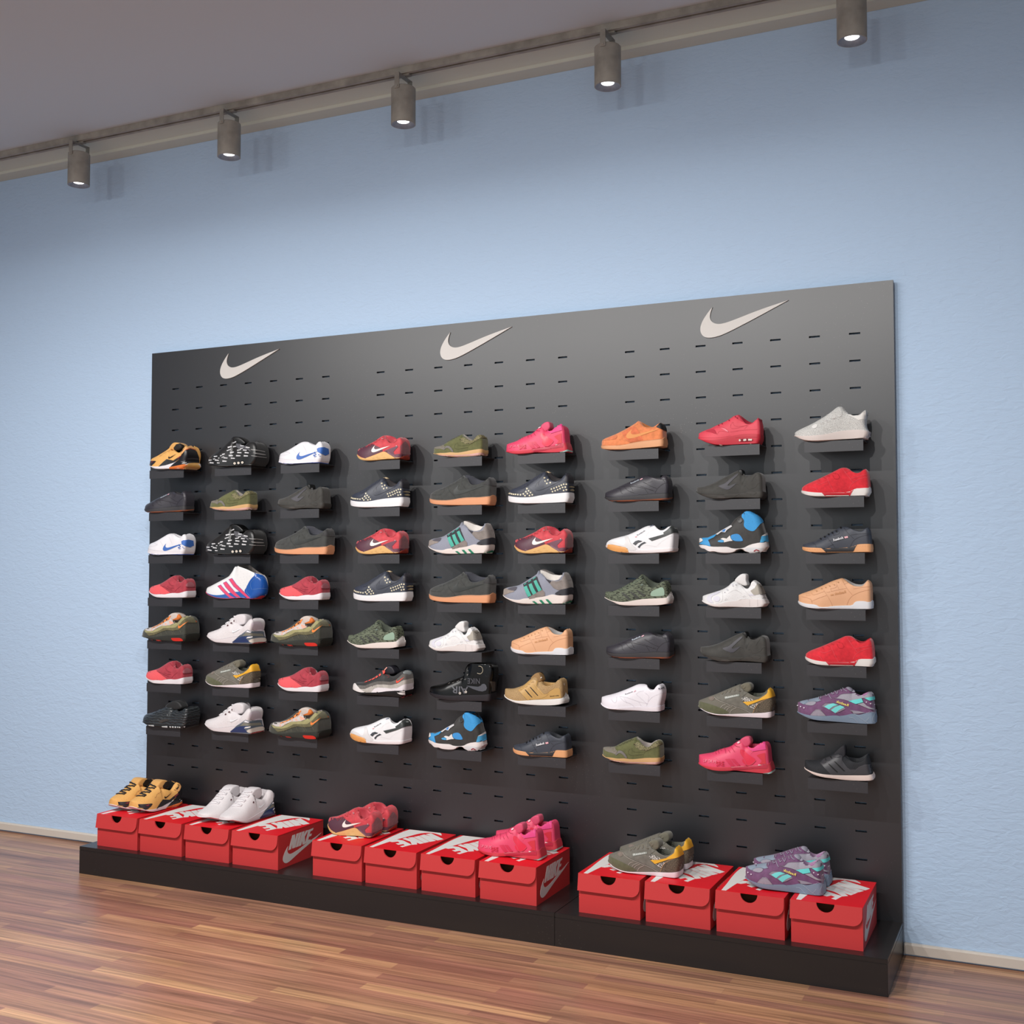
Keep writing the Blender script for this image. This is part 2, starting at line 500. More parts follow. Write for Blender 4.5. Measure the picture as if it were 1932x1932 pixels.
# ---------------------------------------------------------------- the sneakers, one entry per design
S6 = 'suede'; LE = 'leather'; FB = 'fabric'
KINDS = {}
KINDS['orange'] = dict(o=(1100,780,200), at=(7,1), cx=1430, xo=1040, solb=408, c=(('#d9804f',.85,S6),('#dca277',.6),('#c57a45',.8,FB)),
 top='310,570 320,520 345,475 400,430 560,375 700,310 880,210 1035,108 1080,125 1180,185 1250,212 1310,200 1370,165 1430,135',
 col='1040,110 1070,160 1110,205 1190,230 1260,225 1320,208 1380,160 1430,135',
 back='1430,135 1480,150 1520,200 1550,290 1565,400 1580,500 1582,580 1560,610',
 bot='315,605 400,625 640,628 900,615 1200,590 1330,580 1430,566', sol='315,545 440,552 600,550 760,535 900,500 1060,470 1240,450 1430,428',
 parts=[('p','toe_box',('#d0744a',.9,S6),'450,425 560,380 625,368 625,410 590,440 440,450'),
 ('p','side_panel',('#cf6f48',.9,S6),'720,315 870,225 950,195 1040,330 1100,450 860,495 760,400 715,340'),
 ('logo','logo',('#dd9455',.7,LE),'905,255 850,425 1430,240'),
 ('p','heel_tab',('#16181a',.6,LE),'1335,215 1400,150 1430,138 1480,150 1520,200 1545,300 1530,300 1400,240'),
 ('s','stitching',('#e0a070',.7),4,'720,340 760,430 860,495;945,195 1000,260 1050,340;1080,375 1105,410 1125,455;350,455 500,455 620,420 620,375;720,320 870,230 1000,160;1050,150 1100,215 1200,245 1330,215')
 ,('s','welt_seam',('#7a5036',.7),2.5,'330,552 600,552 760,536 900,502 1060,472 1430,430')])
KINDS['black_print'] = dict(o=(380,810,160), at=(2,1), cx=1150, xo=830, yc=.03, c=(('#0d0d0d',.35,FB,.6),('#16120f',.4),('#060606',.4)),
 top='112,740 150,690 240,640 390,545 520,450 620,350 720,250 790,200 850,188 940,205 1010,250 1070,318 1100,308 1130,300 1200,297',
 col='830,330 900,365 960,385 1030,385 1070,340 1110,310 1200,297',
 back='1200,297 1320,320 1375,360 1420,450 1450,540 1480,650 1490,750 1470,820 1430,850',
 bot='120,790 160,830 300,850 480,862 750,855 1000,845 1150,840', sol='115,765 160,805 300,825 480,835 750,830 1150,805',
 puff=[('tongue','740,260 790,200 850,188 940,205 1010,250 1070,320 1050,380 900,370 780,320',.024,('#0a0a0a',.35))],
 parts=[('p','mesh_panel',('#55555a',.6,FB),'790,330 900,345 1000,390 1120,480 1120,520 1060,480 960,440 850,460 800,410'),
 ('dash','print_marks',('#c9c9cb',.5),[(752,310,95,30,-22),(648,415,90,32,-18),(755,408,80,28,-8),(628,485,95,22,-20),(508,580,65,30,-18),(450,612,40,22,-30),(328,630,80,26,-10),(205,715,70,26,-5),(355,716,90,28,6),(240,775,90,30,5),(390,778,60,22,3),(530,738,95,32,3),(555,665,90,26,5),(495,645,60,18,-20),(675,612,95,34,2),(722,672,90,28,3),(845,614,100,30,2),(870,544,95,30,4),(860,485,85,24,-10),(920,450,70,20,-15),(995,487,85,28,4),(1060,425,90,28,8),(930,392,80,22,2),(1037,546,95,32,6),(1018,617,95,32,3),(700,540,90,30,-12),(295,688,50,18,-15),(400,668,30,18,-8)]),
 ('dots','cushion_window',('#0a0a0a',.2),44,'762,788 850,778 938,768'),('dots','bubble',('#cfc5b8',.3),29,'762,788 850,778 938,768'),
 ('p','heel_band',('#8e8c8a',.35),'1125,465 1300,485 1440,515 1445,535 1300,500 1150,488;1180,540 1330,560 1455,585 1458,602 1330,590 1200,560;1140,605 1320,630 1480,652 1480,664 1320,645 1140,618'),
 ('s','seam',('#3a3a3c',.4),3,'1030,740 1060,775 1110,795;600,745 700,715 720,640')])
KINDS['white_blue'] = dict(o=(500,810,160), at=(3,1), cx=1230, xo=960, yc=.022, c=(('#e4e2e6',.5,LE),('#2c4da6',.5),('#d6d4d8',.7)),
 top='278,690 290,640 330,580 400,545 520,505 650,440 780,350 870,295 940,280 1020,290 1100,340 1185,378 1220,330 1260,290 1300,280',
 back='1300,280 1370,300 1420,370 1445,450 1455,550 1465,650 1465,740 1440,775',
 bot='280,722 320,758 420,787 600,792 900,777 1230,764', sol='279,706 320,748 420,778 600,782 900,767 1230,745',
 parts=[('p','cup_sole',('#e0dce0',.5),'282,700 300,655 450,680 600,690 700,690 900,690 1230,670 1460,700 1462,735 1230,745 900,767 600,782 420,778 320,748'),
 ('logo','logo',('#3c69b6',.5),'805,508 770,688 1215,500'),
 ('p','heel_patch',('#3f6fbe',.45),'1190,445 1240,415 1350,405 1450,445 1460,560 1380,598 1270,550 1205,510'),
 ('text','lettering',('#3c69b6',.5),'AF',(1150,640,1190,530,60)),('p','lettering',('#3c69b6',.5),'1215,585 1232,562 1250,585;1155,610 1175,605 1180,622 1160,625;1235,605 1275,603 1275,610 1235,612'),
 ('s','stitching',('#b9b6bc',.6),3,'650,470 715,540 735,610;870,360 930,450 965,540;1112,580 1135,640 1155,690;320,650 450,680 600,690 720,686;330,610 430,595 560,570 590,520;480,520 560,535 590,560')])
KINDS['red_runner'] = dict(o=(1300,760,160), at=(8,1), cx=1560, xo=1150, solb=755, c=(('#d94757',.6,LE),('#c02c3c',.5),('#a8263a',.8)),
 top='192,750 205,715 260,680 380,630 520,585 640,520 760,470 900,400 1000,330 1060,290 1150,275 1220,310 1290,380 1380,435 1450,440 1510,410 1570,355 1630,335',
 col='1150,290 1190,350 1240,420 1310,485 1400,490 1470,455 1540,385 1630,335',
 back='1630,335 1690,365 1720,430 1745,520 1765,620 1770,750 1760,880 1730,935',
 bot='200,790 250,840 380,900 560,950 760,962 1000,955 1300,940 1560,930', sol='205,780 260,830 500,835 740,815 960,750 1200,705 1400,695 1560,705',
 parts=[('pc','toe_panel',('#b8283e',.8,FB),'365,650 430,620 530,592 580,605 625,670 630,705 580,700 500,668'),
 ('pc','gloss_panel',('#e56a7a',.4),'710,570 800,570 880,630 905,665 860,650 780,600'),
 ('p','collar_panel',('#c93348',.8,FB),'1160,300 1200,330 1260,420 1330,480 1300,480 1200,420'),
 ('p','heel_tab',('#a42238',.6),'1565,375 1630,340 1690,370 1720,440 1600,402'),
 ('s','stitching',('#b52f42',.6),3.2,'640,720 690,640 760,640 900,665;560,580 700,545 830,570 905,660;1010,440 960,470 940,560 1000,590 1150,560 1330,510;1010,440 1020,520 1150,540 1330,505;930,665 1200,620 1560,600;1260,600 1300,550 1360,510;1060,310 1100,370 1200,410 1340,490;205,790 500,800 740,790 960,740;1060,790 1300,770 1560,780;560,580 600,640 640,720'),
 ('dots','lace_hole',('#8a1a2c',.6),14,'1095,345 1060,320 920,400 680,515 760,478'),
 ('pc','cushion_window',('#7a1420',.3),'1130,845 1170,818 1430,808 1465,845 1430,872 1170,882'),
 ('dots','bubble',('#e4d6cc',.25),24,'1160,850 1262,845 1290,840 1375,838 1420,838'),
 ('p','tread_lug',('#e8d0c8',.5),'560,940 620,950 640,962 590,960;690,940 750,948 780,962 720,962;1395,925 1425,920 1425,935 1400,936')])
KINDS['black_slip'] = dict(o=(1300,870,160), at=(8,2), cx=1650, xo=1240, yc=.028, c=(('#32312d',.7,S6),('#393733',.6),('#141414',.7)),
 top='135,680 160,620 240,605 380,585 600,510 800,400 1000,290 1120,235 1190,222 1240,300 1270,345 1340,362 1430,362 1500,312 1560,275',
 back='1560,275 1700,285 1740,350 1765,480 1780,600 1790,690 1815,800 1780,860',
 bot='150,710 250,790 420,850 600,880 800,880 1000,855 1300,855 1650,860', sol='140,715 280,745 500,765 800,765 1060,760 1250,740 1400,695 1600,705 1650,705',
 puff=[('tongue','1150,240 1180,216 1215,215 1245,240 1258,330 1230,345 1160,330',.02,('#0c0c0c',.5))],
 parts=[('pc','overlay',('#3f3d44',.55),'655,590 700,560 830,520 940,420 1110,290 1130,330 1000,440 870,560 900,590 1060,520 1070,545 900,680 780,645'),
 ('s','piping',('#4a4a46',.5),4,'655,590 740,550 850,510 900,400 820,410;880,560 1000,440 1130,320;900,680 1000,590 1080,520 1140,570;1200,560 1280,400;1250,600 1300,560 1330,640 1400,660 1530,600 1570,520 1650,490;1430,480 1450,420 1520,330;1200,530 1215,480;1260,740 1400,695 1560,720 1460,800 1300,740;1000,830 1150,760'),
 ('pc','sole_insert',('#4a4744',.6),'600,850 660,815 800,815 850,850 780,865'),
 ('s','welt',('#4d4a46',.6),5,'200,735 320,760 500,770 800,775')])
KINDS['navy_star'] = dict(o=(945,870,160), at=(6,2), cx=1510, xo=1060, solb=738, c=(('#3b3f4b',.45,LE),('#e6e6e8',.5),('#2b2628',.7)),
 top='135,800 160,740 200,690 300,645 430,600 550,545 700,450 850,350 960,285 1020,258 1070,245 1150,268 1210,340 1290,400 1390,405 1440,350 1500,290 1540,282',
 col='1060,330 1090,385 1140,440 1230,485 1320,468 1400,425 1450,352 1540,282',
 back='1540,282 1610,300 1660,370 1680,450 1700,600 1715,720 1725,850 1715,940 1690,965',
 bot='135,900 180,940 300,965 500,980 800,978 1200,968 1440,955 1510,950', sol='145,795 300,825 480,840 700,830 900,790 1060,765 1280,745 1510,725',
 parts=[('p','tongue_label',('#d8bf98',.5),'1015,262 1060,240 1130,245 1170,283 1100,280'),
 ('p','heel_tab',('#2c2a30',.5,LE),'1470,390 1495,300 1540,285 1610,300 1665,390 1680,520 1470,480'),
 ('logo','logo',('#343844',.4,LE),'880,470 850,685 1400,450'),
 ('pc','toe_panel',('#353a48',.45,LE),'260,690 400,635 540,600 570,640 520,725 380,740 250,720'),
 ('stars','star_stud',('#e6dcbe',.4),25,'180,748 220,750 260,762 303,770 346,772 398,777 457,782 522,762 558,800 602,642 580,712 640,690 612,754 683,730 660,797 722,780 997,395 1012,470 1075,445 1055,524 1135,505 1160,650 1220,630 1278,608 1335,585 1388,562 1440,540 1495,540 1185,708 1245,688 1303,665 1358,640 1415,612 1475,605 1438,680 1495,665'),
 ('p','heel_print',('#a89a78',.5),'1540,600 1600,580 1690,606 1690,620 1600,615;1560,670 1620,648 1695,680 1690,694 1600,690'),
 ('s','stitching',('#23252c',.5),3,'790,600 830,520 900,455 1000,350 1060,310;600,540 640,620 740,700 780,760;1390,445 1470,480 1680,520;930,800 1100,640;500,600 700,480 900,350 980,300'),
 ('s','laces',('#2a2c36',.7),7,'450,630 520,640 560,600;540,600 600,590 640,550;600,560 670,540 690,490;700,500 750,470 770,430;790,440 840,410 850,370;880,390 930,350 940,310')])
KINDS['black_gum'] = dict(o=(795,875,160), at=(5,2), cx=1525, xo=1000, solb=690, yc=.028, c=(('#363836',.8,S6),('#dc9b72',.55),('#3c3d45',.8)),
 top='150,740 165,710 210,670 300,615 400,565 500,530 620,480 800,380 920,300 990,250 1080,240 1150,245 1220,295 1330,350 1480,352 1540,300 1600,280',
 col='1000,270 1050,355 1110,425 1200,458 1300,448 1400,405 1470,368 1540,300 1600,280',
 back='1600,280 1660,300 1710,380 1730,480 1740,600 1750,700 1752,850 1735,905',
 bot='160,830 200,870 300,900 500,915 800,920 1200,915 1525,905', sol='150,755 300,795 520,805 700,790 900,750 1100,735 1300,735 1525,712',
 parts=[('logo','logo',('#1f2320',.5),'870,445 800,680 1440,475'),
 ('p','heel_tab',('#2a2a2b',.7,S6),'1480,380 1530,315 1600,282 1660,300 1710,380 1730,480 1600,470 1420,440'),
 ('s','welt',('#c7b49a',.6),4,'160,765 300,803 520,813 700,800 900,760 1100,745 1300,742 1525,722 1700,690 1745,735'),
 ('s','collar_trim',('#4a4c56',.6),7,'1015,275 1060,350 1115,415 1200,445 1300,437 1400,395 1465,365'),
 ('s','stitching',('#1c1e1d',.6),3,'215,680 400,690 470,670 520,600 530,540;620,525 640,600 750,700 775,755;905,400 960,490 1030,560;1080,600 1110,660 1150,715;550,540 800,420 1010,340'),
 ('s','laces',('#52555c',.7),6,'430,565 520,560 530,520;570,500 610,500;620,475 670,460;700,430 740,430;780,390 830,385;860,350 900,340;920,300 960,290')])
KINDS['grey_teal'] = dict(o=(795,965,160), at=(5,3), cx=1490, xo=960, solb=722, yc=.03, c=(('#8b8e9c',.7,FB),('#e0d6d0',.5),('#e0d9d2',.7,FB)),
 top='120,740 140,690 180,640 260,600 400,575 520,545 580,515 700,435 860,325 960,240 1040,185 1110,190 1180,240 1260,290 1340,318 1420,300 1460,258 1510,240',
 col='965,270 1020,330 1100,385 1200,420 1290,420 1360,393 1410,322 1460,258 1510,240',
 back='1510,240 1570,265 1610,340 1640,420 1670,500 1690,600 1700,700 1702,800 1690,860 1650,885',
 bot='125,760 200,830 330,900 500,940 700,945 1000,940 1250,935 1490,925', sol='125,755 250,830 400,855 500,855 560,825 660,815 850,800 1060,765 1130,740 1200,720 1300,740 1490,740',
 parts=[('pc','toe_cap',('#8b8079',.8,S6),'120,745 140,690 180,640 230,615 260,640 430,670 260,720 150,780'),
 ('pc','toe_mesh',('#54515a',.8,FB),'235,635 330,595 460,572 440,620 412,665 300,655'),
 ('p','strap',('#29292f',.7),'580,520 870,335 930,480 990,630 860,690 680,800 640,720 600,610'),
 ('p','strap_end',('#7d746f',.8,S6),'685,800 860,692 990,628 1040,680 1045,765 850,800 700,832'),
 ('p','stripe',('#43a896',.6),'590,575 655,545 700,650 750,755 680,790 630,690;695,520 760,490 800,590 860,700 785,740 730,630;805,445 860,415 910,520 975,630 905,670 850,560'),
 ('p','stripe',('#3f9c8b',.6),'600,520 640,488 655,495 610,535;690,465 740,420 758,432 700,477;785,400 850,345 862,360 795,412'),
 ('p','heel_panel',('#7c746f',.7,S6),'1150,485 1190,430 1300,435 1400,400 1460,262 1510,245 1565,265 1640,420 1675,590 1600,565 1450,600 1330,630 1230,580'),
 ('p','inner_panel',('#34323a',.7),'1045,370 1100,400 1185,432 1145,480'),
 ('pc','heel_counter',('#2f2f35',.5),'1245,708 1340,642 1450,605 1600,570 1695,605 1705,720 1500,722 1400,745 1310,738'),
 ('p','sole_stripe',('#1f7d5e',.5),'765,880 820,875 900,940 850,940;915,850 975,848 1050,938 995,940;1055,835 1110,832 1215,936 1150,938;1415,918 1600,850 1655,885 1500,918'),
 ('s','collar_trim',('#eeeae4',.6),9,'965,272 1020,330 1100,385 1200,418 1290,418 1360,393 1410,322'),
 ('s','stitching',('#a8a4a4',.6),4,'1290,440 1340,450 1450,410 1640,400')])
KINDS['pump'] = dict(name='high_top_sneaker', o=(1300,955,170), at=(8,3), cx=1560, xo=1200, solb=740, r=.022, yc=.03, open=.2, c=(('#282624',.6,S6),('#e6e0de',.45),('#3f9bd6',.8)),
 top='175,790 185,720 230,675 400,670 560,600 680,530 900,410 950,320 1020,240 1100,200 1140,150 1180,112 1280,108 1380,116 1450,130',
 back='1450,130 1560,185 1630,270 1670,360 1690,450 1725,530 1750,620 1770,720 1795,850 1790,900 1740,940',
 bot='190,850 260,905 330,910 390,960 450,975 520,960 620,990 800,1000 950,985 1040,915 1140,915 1210,975 1350,992 1560,965', sol='190,825 330,820 460,860 700,860 830,860 920,900 1140,900 1300,810 1500,770 1560,770',
 parts=[('pc','sock',('#3c97d4',.8,'perf'),'1105,210 1180,108 1280,104 1400,114 1530,160 1635,265 1675,360 1685,420 1620,352 1530,355 1480,420 1400,520 1330,530 1230,490 1160,410 1190,300'),
 ('p','toe_panel',('#3f96cf',.6),'265,680 400,670 560,600 578,612 530,660 405,720 440,790 460,857 330,820 205,800 290,750 290,710'),
 ('pc','toe_cap',('#e0dcd8',.5),'178,790 190,720 240,672 295,712 285,745 212,775 200,822'),
 ('pc','side_window',('#3a8fd0',.7,'perf'),'870,620 1000,580 1080,600 1155,715 1135,748 920,738'),
 ('pc','side_window',('#4199cf',.6),'595,745 680,708 745,732 735,772 650,768'),
 ('p','side_trim',('#dcd8d4',.5),'670,695 720,675 800,688 870,622 890,690 930,735 860,742 740,772 745,732'),
 ('p','throat_trim',('#d4d2d4',.5),'565,606 680,530 905,402 922,430 810,510 770,560 690,552 610,612'),
 ('p','throat_label',('#4a86c8',.5),'695,545 735,505 785,490 760,550'),
 ('dots','pump_button',('#3c3c3c',.5),54,'1085,300'),('dots','pump_button',('#2a2a2a',.4),38,'1085,300'),
 ('p','heel_panel',('#4aa2d2',.45),'1510,772 1540,640 1640,600 1735,555 1755,680 1700,745 1600,768'),
 ('p','heel_trim',('#dcd8d6',.5),'1540,632 1640,568 1700,520 1742,545 1730,575 1610,628'),
 ('s','heel_line',('#dcdce0',.5),4,'1650,615 1700,600 1745,605'),
 ('pc','sole_pad',('#d6d8da',.35),'1195,895 1300,882 1545,882 1585,910 1520,980 1300,985 1220,950'),
 ('p','sole_mark',('#8c2430',.5),'1380,955 1400,935 1440,912 1500,932 1495,955 1440,938 1405,965')])
KINDS['navy_gum'] = dict(o=(1500,960,160), at=(9,3), cx=1715, xo=1110, c=(('#3b3f49',.55,LE),('#e3a775',.55),('#24262c',.7)),
 top='130,920 150,850 200,800 350,770 480,735 600,670 720,600 860,520 1000,440 1070,410 1160,405 1260,440 1350,480 1450,515 1530,515 1600,460 1660,425',
 back='1660,425 1710,470 1735,580 1755,700 1775,830 1785,965',
 bot='135,935 250,975 400,1000 700,1003 1000,1000 1300,998 1715,990', sol='150,862 300,882 500,888 700,905 1000,895 1300,870 1420,808 1600,798 1715,800',
 parts=[('p','mid_sole',('#2b2c30',.6),'590,888 700,905 1000,893 1300,868 1415,812 1308,1003 1000,1000 720,1003'),
 ('p','badge',('#14151b',.5),'865,695 1215,618 1228,650 880,757'),
 ('text','lettering',('#e6e6ea',.5),'Reebok',(880,745,1110,682,58)),('p','flag_mark',('#e0a8b0',.5),'1120,640 1200,622 1212,660 1135,680'),
 ('s','stitching',('#22242a',.6),4,'720,640 830,780 920,905;1110,440 1230,590 1340,680;1160,490 1250,440;1265,600 1450,570 1700,570;1250,890 1300,760 1380,680 1550,610 1720,590;400,780 470,820 480,880;500,740 600,735 720,690;880,610 1040,570 960,490;860,540 890,620;760,740 900,690;720,900 780,850 880,810'),
 ('dots','lace_hole',('#101115',.5),20,'590,690 680,645 770,590 855,555 945,520 1045,440'),
 ('dots','stitch_dot',('#b57c4c',.6),5,'230,915 285,918 340,922 398,922 455,925 515,922 575,922 1430,850 1488,850 1545,850 1600,850 1655,850'),
 ('s','heel_seam',('#1c2438',.5),6,'1700,470 1725,600 1735,790')])
KINDS['red_suede'] = dict(o=(1470,750,250), at=(9,2), cx=1295, xo=1000, solb=1328, c=(('#cf1c2c',.85,S6),('#e0dcd8',.5),('#a81424',.8)),
 top='310,1395 330,1340 390,1290 520,1235 680,1160 850,1075 900,1048 960,1040 1010,1050 1060,1095 1120,1125 1180,1120 1230,1080 1275,1058',
 back='1275,1058 1310,1090 1330,1170 1345,1270 1352,1350 1355,1430 1330,1455',
 bot='312,1410 400,1445 500,1462 680,1462 1000,1458 1295,1450', sol='320,1370 450,1395 600,1405 700,1405 1030,1400 1095,1345 1240,1335 1295,1335',
 parts=[('p','mid_sole',('#c01c2a',.7),'618,1404 800,1402 1030,1400 1095,1345 1025,1462 850,1462 680,1464'),
 ('s','stitching',('#e8707c',.6),2.2,'930,1065 1000,1160 1080,1252;1045,1205 1180,1165 1300,1130 1325,1142;700,1190 740,1290 805,1405;1020,1350 1050,1280 1160,1210 1325,1165;490,1325 540,1340 570,1385;540,1270 600,1292 700,1240;960,1110 1030,1090'),
 ('s','strap_edge',('#a0101e',.7),3,'780,1150 810,1215 895,1195 850,1130;570,1215 600,1240;640,1185 680,1200;700,1160 740,1170;790,1125 830,1130')])
KINDS['peach'] = dict(o=(1495,1070,160), at=(9,4), cx=1775, xo=1150, solb=705, c=(('#dba67e',.6,LE),('#dcdee2',.5),('#a9a5a2',.8)),
 top='85,690 110,630 180,580 330,530 500,470 700,380 900,285 1080,225 1150,213 1240,235 1320,290 1400,340 1500,362 1600,360 1660,310 1700,265 1740,255',
 col='1150,225 1220,270 1300,330 1400,388 1500,406 1600,402 1660,345 1700,280 1740,255',
 back='1740,255 1800,290 1830,350 1845,480 1855,650 1865,780 1870,880',
 bot='90,740 150,820 250,870 400,905 600,920 1000,922 1500,928 1775,925', sol='90,710 200,765 350,800 540,815 620,875 800,870 900,850 1200,835 1370,835 1420,760 1480,735 1650,735 1700,755 1775,755',
 parts=[('s','stitching',('#b8805a',.6),3.4,'715,490 800,620 870,740 915,850;440,745 580,680 780,610;420,680 440,740 460,800;1130,250 1240,450 1370,600;1180,360 1270,320;1230,450 1060,480 880,520;1000,330 1060,470;870,460 1010,430 1000,380;870,460 900,520;1240,830 1300,680 1400,590 1600,510 1820,470;1390,460 1600,425 1840,400;780,545 860,530;440,550 460,600 520,600 730,520;210,640 350,665 420,700'),
 ('text','lettering',('#c8905f',.6),'Reebok',(965,605,1225,555,62,True)),('p','lettering',('#c8905f',.6),'868,590 940,578 945,605 875,618'),
 ('dots','lace_hole',('#b98a5e',.6),14,'560,515 675,460 765,432 855,398 960,370 1052,312'),
 ('s','laces',('#e2b68c',.7),6,'520,490 545,520;640,460 660,470;740,410 765,430;820,380 855,400;910,350 960,378;990,300 1050,315'),
 ('dots','punch_hole',('#b98a66',.6),5,'325,582 368,575 405,570 335,618 370,612 405,605')])
KINDS['red_knit'] = dict(o=(510,1060,160), at=(3,4), cx=1170, xo=960, yc=.024, c=(('#a42e3d',.75,S6),('#e6e2e6',.5),('#8a2633',.8)),
 top='195,640 215,600 270,565 400,530 500,500 600,460 720,380 820,310 900,285 980,285 1030,310 1055,360 1068,440 1110,395 1160,368 1200,362',
 col='990,400 1010,450 1055,458 1095,420 1140,382 1200,362',
 back='1200,362 1260,380 1310,450 1345,530 1365,620 1378,680 1378,790 1350,825',
 bot='200,680 270,750 350,800 450,832 800,835 1080,832 1170,828', sol='200,665 280,720 380,750 520,740 620,750 720,725 850,710 960,720 1060,700 1170,662',
 parts=[('p','toe_panel',('#ea5a60',.8,FB),'195,655 213,600 270,563 400,528 478,508 560,570 660,640 765,708 700,733 620,748 520,738 400,748 280,718'),
 ('pc','heel_window',('#a8666e',.35),'1148,555 1175,480 1240,438 1310,470 1352,560 1250,572'),
 ('p','heel_band',('#7d2632',.5),'1160,568 1360,572 1362,582 1165,580'),
 ('s','fold_seam',('#8a2433',.7),6,'500,545 600,560 700,610 800,640;720,440 760,520 860,550;830,340 900,420 1000,450;700,560 760,600 870,590;880,680 960,600 1040,540'),
 ('s','collar_mark',('#c9b0b0',.6),5,'990,462 1045,458')])
KINDS['basketball'] = dict(name='high_top_sneaker', o=(375,1050,160), at=(2,4), cx=1330, xo=900, r=.03, yc=.03, open=.25, c=(('#e4e4e4',.45,LE),('#c23a50',.5),('#8a827c',.6)),
 top='150,760 180,700 240,660 330,630 500,540 740,410 790,340 840,260 870,190 900,155 1000,152 1110,150 1180,205 1290,290 1370,345 1450,385',
 col='895,178 1000,210 1150,265 1280,330 1350,362 1450,385',
 back='1450,385 1510,440 1550,530 1575,640 1582,750 1570,830 1520,890 1450,920',
 bot='155,785 220,840 330,890 450,925 700,935 930,915 1100,930 1250,940 1330,936', sol='152,775 220,828 330,880 450,912 700,922 940,902 1100,920 1330,920',
 parts=[('pc','rand',('#2d5fa6',.4),'160,778 260,828 400,850 560,835 700,795 850,770 920,765 1030,740 1100,850 1120,922 930,900 700,918 450,908 330,876 220,826'),
 ('pc','heel_shell',('#1c52a2',.22),'1260,335 1350,362 1450,388 1510,440 1550,530 1578,640 1582,760 1560,840 1500,870 1300,905 1200,925 1110,860 1035,745 1080,690 1110,620 1180,490 1290,380'),
 ('p','stripe_edge',('#5a4f9e',.5),'432,640 508,607 608,726 735,853 842,915 715,918 612,836 512,734;557,570 633,532 726,646 855,795 975,905 845,888 712,776 612,664;687,490 764,456 866,596 1028,755 1198,925 1115,922 973,806 792,645'),
 ('p','stripe',('#dc4468',.5),'442,642 503,616 600,730 730,860 832,912 720,912 620,830 520,730;567,572 628,542 720,650 850,800 965,902 850,880 720,770 620,660;697,492 758,466 860,600 1020,760 1188,922 1120,915 980,800 800,640'),
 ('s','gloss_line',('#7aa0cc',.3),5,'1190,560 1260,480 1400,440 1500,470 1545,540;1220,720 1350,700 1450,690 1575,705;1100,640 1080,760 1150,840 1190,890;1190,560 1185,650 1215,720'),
 ('pc','heel_tread',('#c0303e',.5),'1290,915 1400,855 1470,845 1530,870 1450,918 1350,932'),
 ('dots','vent_hole',('#c6c6c8',.6),5,'960,300 1030,360 1110,350 900,380 1100,430 1165,415 960,440 1030,430 930,515 990,495 1050,485 1110,480 960,630 1020,620 1075,610 895,580 955,570 1035,560 1100,545')])
KINDS['green_knit'] = dict(o=(1125,1060,160), at=(7,4), cx=1620, xo=1075, solb=700, yc=.028, c=(('#5a614f',.8,'knit'),('#e0d4ce',.5),('#4c5247',.8)),
 top='148,770 150,720 180,665 250,650 400,645 520,590 650,530 800,440 930,370 1000,310 1030,260 1080,250 1130,275 1200,350 1300,440 1420,465 1480,430 1540,405 1600,400',
 col='1080,330 1120,420 1180,500 1250,558 1320,562 1390,532 1450,472 1520,418 1600,400',
 back='1600,400 1650,420 1690,490 1720,580 1745,680 1775,780 1785,850 1775,890',
 bot='150,775 300,850 450,930 560,965 800,975 1200,970 1450,965 1620,930', sol='150,770 250,815 400,865 560,885 700,880 900,840 1080,815 1300,805 1500,795 1600,782 1620,778',
 parts=[('p','stripe',('#3a3c37',.7),'565,680 625,678 700,740 800,840 735,840 650,760;760,655 800,650 900,720 985,790 935,825 850,750;895,620 960,628 1040,680 1125,735 1085,775 990,700'),
 ('pc','heel_pad',('#8fa894',.5),'1235,700 1265,640 1380,590 1505,540 1545,590 1560,735 1500,748 1270,760 1240,735'),
 ('p','heel_clip',('#dcd6d2',.5),'1600,782 1640,720 1690,650 1730,692 1748,680 1778,800 1730,870 1640,890'),
 ('s','collar_trim',('#6f776a',.7),9,'1095,330 1130,415 1185,490 1250,545 1320,550 1390,522 1450,465 1520,412'),
 ('s','laces',('#6d7f74',.7),8,'520,610 590,600;620,580 700,545;720,525 790,495;820,480 900,440;920,430 1010,370 1060,310'),
 ('s','eyestay',('#7c8474',.7),3,'520,650 740,570 900,490 1060,420'),('p','side_label',('#59685e',.6),'1010,490 1070,480 1060,515 1000,520')])
